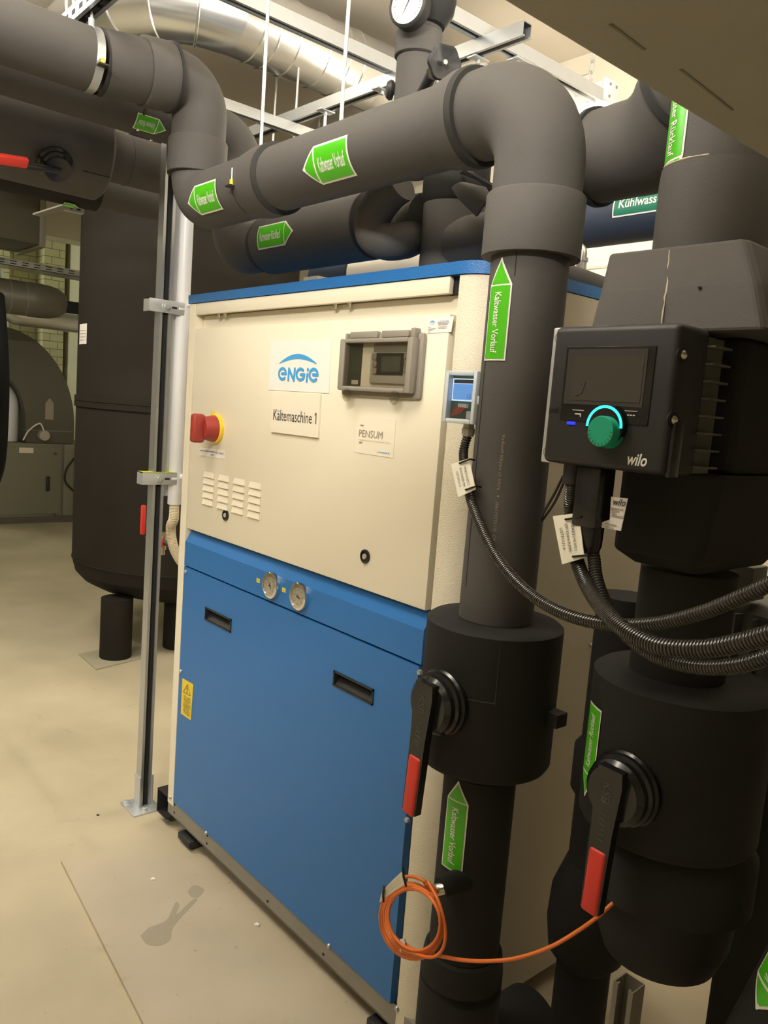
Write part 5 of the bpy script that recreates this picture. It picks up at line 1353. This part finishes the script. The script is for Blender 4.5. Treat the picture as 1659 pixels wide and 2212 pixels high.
# orange sensor lead: plug, coil and run
oc = thing('orange_cable', 'orange coiled cable tied in a loop at the lower riser', 'cable', at(890, 2000, 1, -.2))
oy = -.245
def ob(px, py, dy=0): return at(px, py, 1, oy+dy)
mb = MB(); rnd = random.Random(3)
for k in range(5):
    pts = []
    cx, cy = 889+k*1.5, 1992-k*1.5+rnd.uniform(-4, 4); rx, ry = 68-k*3.0, 84-k*4
    for i in range(29):
        a = math.radians(-60+ (360*i/28))
        tilt = 0.08
        x = cx+rx*math.cos(a)-12*math.sin(a)*.55; y = cy-ry*math.sin(a)*.98
        pts.append(ob(x, y, -.006*k+.006*math.sin(2*a+k)))
    mb.tube(pts, .0031, 10)
lead = [ob(937, 1932, .04), ob(918, 1905), ob(885, 1893), ob(850, 1905, -.01)]
mb.tube(spline(lead, 8), .0033, 10)
mb.tube(spline([ob(925, 1905, -.01), ob(948, 1950, -.02), ob(962, 2010, -.02), ob(955, 2052, -.02), ob(928, 2068, -.02), ob(880, 2050, -.02), ob(850, 2020, -.02)], 10), .0031, 10)
mb.build('coil', 'orange', oc)
run = [ob(870, 2036, -.01), ob(900, 2055, -.01), ob(945, 2064, 0), ob(1000, 2074, .0), ob(1060, 2076, .0), ob(1120, 2069, 0.02), ob(1190, 2045, .05), ob(1250, 2010, .08), ob(1295, 1977, .10), ob(1330, 1945, .125)]
MB().tube(spline(run, 10), .0034, 10).build('run', 'orange', oc)
MB().tube([ob(919, 1908), ob(930, 1920, .01), ob(938, 1926, .02)], [.0045, .008, .009], 14).build('plug', 'orange', oc)
MB().tube([ob(936, 1927, .02), ob(940, 1924, .024), NB[2]+V((.004, .004, 0))], [.008, .0115, .012], 18).build('plug_nut', 'chrome', oc)
q = ob(872, 2040, -.012); MB().tube([ob(870, 2028, -.016), ob(872, 2042, -.018), ob(868, 2052, -.014)], .0052, 12).build('white_tie', 'paper', oc)
mb = MB()
# curved white tag on the top left of the coil
c0, c1 = [], []
for i in range(7):
    t = i/6; c0.append(ob(823+48*t, 1932-52*t**.8, -.034)); c1.append(ob(819+59*t, 1950-42*t**.9, -.030))
tg = thing('cable_tag', 'curved white tag tied on the orange coil', 'tag', c0[3])
vs = c0+c1
MB().raw(vs+[p+V((0, .001, 0)) for p in vs], [(i, i+1, 8+i, 7+i) for i in range(6)]+[(14+i, 21+i, 22+i, 15+i) for i in range(6)]).build('card', 'flag', tg)
mb = MB()
for r in (.3, .5, .7):
    for i in range(1, 5):
        a = c0[i].lerp(c1[i], r); b = c0[i+1].lerp(c1[i+1], r); up = V((0, -.0008, 0))
        mb.raw([a+up+V((0, 0, .0007)), b+up+V((0, 0, .0007)), b+up, a+up], [(0, 1, 2, 3)])
mb.build('small_print', 'inkgrey', tg, smooth=0)
for i in (1, 6): MB().tube([c0[i]+V((0, -.002, .006)), c0[i].lerp(c1[i], .5)+V((0, -.003, 0)), c1[i]+V((0, .0, -.006))], .0022, 8).build('cable_tie', 'blackpl', tg)

# ------------------------------------------------------------------ background at the left
AX = -6.8
ah = thing('air_handling_unit', 'grey green air handling unit standing far back at the left', 'air unit', (AX-.5, 1.4, 0))
MB().box(AX-1.2, AX, -.6, 2.32, .06, .90, .01).build('casing', 'ahu', ah)
MB().box(AX-1.2, AX+.01, -.6, 2.32, 0, .075).build('plinth', 'ahudark', ah)
d0 = at(134, 958, 0, AX).y
dr = MB().box(AX-.01, AX+.012, .55, d0, .10, .86, .004).build('access_door', 'ahu', ah)
p = at(103, 1045, 0, AX+.014); MB().box(AX+.012, AX+.035, p.y-.02, p.y+.02, p.z-.085, p.z+.085, .01).build('handle', 'blackmat', dr)
p = at(57, 973, 0, AX+.014); MB().box(AX+.012, AX+.0145, p.y-.075, p.y+.075, p.z-.03, p.z+.03).build('type_plate', 'paper2', dr)
for (px, py) in ((120, 980), (118, 1112)):
    p = at(px, py, 0, AX+.013); MB().cyl((AX+.012, p.y, p.z), (AX+.026, p.y, p.z), .016, n=14).build('door_bolt', 'ahudark', dr)
MB().box(AX-.02, AX+.03, d0+.02, d0+.13, .08, .90, .004).build('frame_post', 'ahu', ah)
MB().tube(spline([at(160, 990, 0, AX+.03), at(143, 1015, 0, AX+.05), at(141, 1040, 0, AX+.05), at(160, 1062, 0, AX+.03)], 8), .011, 10).build('cable', 'blackmat', ah)
# duct bend on the unit: quarter arch with rounded throat
du = thing('duct_bend', 'dark curved sheet metal duct standing on the far air unit', 'duct', (AX-.4, 1.3, .9))
yo, zo = 1.20, 1.10
Ro = at(10, 705, 0, AX).z-zo; ro_y = at(160, 930, 0, AX).y-yo
ri_y = at(57, 860, 0, AX).y-yo; ri_z = at(25, 810, 0, AX).z-zo
n = 24; outer = [(yo+ro_y*math.sin(PI/2*i/n), zo+Ro*math.cos(PI/2*i/n)) for i in range(n+1)]+[(yo+ro_y, .905)]
inner = [(yo+ri_y*math.sin(PI/2*i/n), zo+ri_z*math.cos(PI/2*i/n)) for i in range(n+1)]+[(yo+ri_y, .905)]
outer = [(yo-.9, zo+Ro)]+outer; inner = [(yo-.9, zo+ri_z)]+inner
k = len(outer); vs = []
for xx in (AX-.75, AX): vs += [V((xx, a, b)) for a, b in outer]+[V((xx, a, b)) for a, b in inner]
fs = []
for s_ in (0, 2*k): fs += [(s_+i, s_+i+1, s_+k+i+1, s_+k+i) for i in range(k-1)]
fs += [(i, i+1, 2*k+i+1, 2*k+i) for i in range(k-1)]+[(k+i, 3*k+i, 3*k+i+1, k+i+1) for i in range(k-1)]
fs += [(0, 2*k, 3*k, k), (k-1, 2*k-1, 4*k-1, 3*k-1)]
MB().raw(vs, fs).build('bend', 'ahudark', du, smooth=30)
MB().box(AX-.76, AX+.006, yo+ri_y-.005, yo+ro_y+.005, 1.04, 1.05).build('seam', 'ahu', du)
p = at(107, 885, 0, AX+.003); lbm = MB().box(AX, AX+.003, p.y-.045, p.y+.045, p.z-.11, p.z+.07).prism([(p.y-.045, p.z+.07), (p.y+.045, p.z+.07), (p.y, p.z+.13)], (AX, 0, 0), (0, 1, 0), (0, 0, 1), (.003, 0, 0)); lbm.build('arrow_sticker', 'inkgrey', du)
# white rounded connector in the throat of the bend, with small sensors
wkx = AX-.22
wk = thing('pale_connector', 'pale curved connector seen through the throat of the dark duct bend', 'connector', (AX-.5, 1.3, .9))
MB().tube(bend([V((wkx, .6, ri_z+zo-.17)), V((wkx, yo+ri_y-.17, ri_z+zo-.17)), V((wkx, yo+ri_y-.17, .905))], .18, 10), .15, 24).build('bend', 'white', wk)
sm = thing('pressure_switch', 'small round sensor on the edge of the far air unit', 'sensor', at(92, 940, 0, AX+.03))
p = at(92, 940, 0, AX+.03); MB().cyl(p, p+V((.08, 0, 0)), .055, n=20).build('body', 'greyabs', sm)
MB().tube(spline([p+V((.05, 0, .05)), p+V((.05, -.05, .13)), p+V((.05, -.16, .05)), p+V((.05, -.22, -.06))], 8), .008, 8).build('lead', 'paper', sm)
# insulated pipe with rounded end
hp_ = thing('background_pipe', 'grey insulated pipe with rounded end high in the far left background', 'pipe', (-5.5, 1.0, 2.3))
zq = 2.325; 
MB().lathe([(.155, -2.2), (.155, .30), (.158, .305), (.158, .40), (.150, .50), (.128, .58), (.09, .63), (.0, .645)], (-5.5, .80, zq), (0, 1, 0), 40).build('run', 'ahudark', hp_)
for yy in (.92, 1.06): MB().lathe([(.155, 0), (.157, .003), (.155, .006)], (-5.5, yy, zq), (0, 1, 0), 40, cap=False).build('bead', 'ahu', hp_)
# cable tray
ct = thing('cable_tray', 'perforated metal cable tray running across the far left background', 'tray', (-6, 1, 2.6))
ty0, ty1 = -1.2, 2.4; xz = -6.2
za = at(60, 572, 0, xz+.15).z
MB().box(xz-.15, xz+.15, ty0, ty1, za-.035, za-.030).box(xz+.147, xz+.15, ty0, ty1, za-.035, za+.03).box(xz-.15, xz-.147, ty0, ty1, za-.035, za+.03).build('tray', 'galv', ct, smooth=0)
mb = MB()
for i in range(32):
    for zz in (za-.012, za+.012): yy = ty0+.05+i*.112; mb.box(xz+.1495, xz+.1515, yy, yy+.06, zz-.004, zz+.004)
mb.build('perforation', 'darkslot', ct, smooth=0)
# dark ducts and lower tray
rd_ = thing('square_duct', 'dim square ceiling duct in the far upper left background', 'duct', (-5.2, .6, 2.8))
a = at(0, 455, 0, -5.2); b = at(92, 530, 0, -5.2)
MB().box(-5.9, -5.2, a.y-1.2, b.y, b.z, b.z+.55, .01).build('duct', 'ahudark', rd_)
MB().box(-5.92, -5.18, b.y-.03, b.y+.02, b.z-.02, b.z+.57, .004).build('flange', 'ahu', rd_)
rd2 = thing('round_branch', 'dim round duct under the tray in the far left background', 'duct', (-6.4, 1.4, 2.1))
a = at(90, 680, 0, -6.5)
MB().tube(bend([V((-6.5, a.y-.5, a.z+.5)), V((-6.5, a.y-.45, a.z-.04)), V((-6.5, 2.4, a.z-.05))], .28, 10), .10, 28).build('run', 'duct', rd2)
gr = thing('grille_box', 'dark louvred box beside the far round duct', 'grille', (-7.2, 2.0, 2.1))
a = at(110, 625, 0, -7.2); b = at(164, 680, 0, -7.2)
MB().box(-7.5, -7.2, a.y, 2.42, b.z-.08, a.z-.1, .01).build('box', 'foamdark', gr)
# bright tubes on the far wall between columns
for i, yy in enumerate((.30, 1.45, 2.12)):
    struct('trim_%d' % (3+i), MB().box(XL, XL+.28, yy, yy+.26, 0, ZC), 'brick')
# beams on the far ceiling
for i, xx in enumerate((-7.4, -5.4, -3.6)):
    struct('trim_%d' % (6+i), MB().box(xx, xx+.30, -4, YB, ZC-.34, ZC), 'ceil')
# black hanging bundle at left edge
hb = thing('hanging_insulation', 'black soft bundle hanging at the left edge in the foreground', 'bundle', dep0 := at(-6, 880, 1, -.35))
pts = [at(-14, 640, 1, -.35), at(-8, 720, 1, -.36), at(-4, 820, 1, -.37), at(-6, 920, 1, -.36), at(-12, 1000, 1, -.35), at(-26, 1050, 1, -.34)]
MB().tube(spline(pts, 8), .040, 24).build('bundle', 'blackcloth', hb)
# perforated angle at the tank top
an = thing('angle_bracket', 'short perforated steel angle under the lower pipe at left', 'bracket', at(155, 450, 0, -.9))
a, b = at(140, 443, 0, -.9), at(182, 460, 0, -.9); MB().box(-.93, -.90, a.y, b.y, b.z-.004, b.z+.018).build('angle', 'galvlight', an)
mb = MB()
for t in (.3, .7): yy = a.y+(b.y-a.y)*t; mb.box(-.9005, -.899, yy-.006, yy+.008, b.z+.004, b.z+.011)
mb.build('slot', 'darkslot', an)
a, b = at(80, 465, 0, -1.0), at(160, 440, 0, -.8)
br_ = thing('cross_angle', 'dull steel cross angle under the lower pipe at left', 'bracket', a)
MB().obox((a+b)/2, b-a, V((0, 0, 1)).cross(b-a), (0, 0, 1), (b-a).length/2, .02, .003).build('angle', 'greysteel', br_)
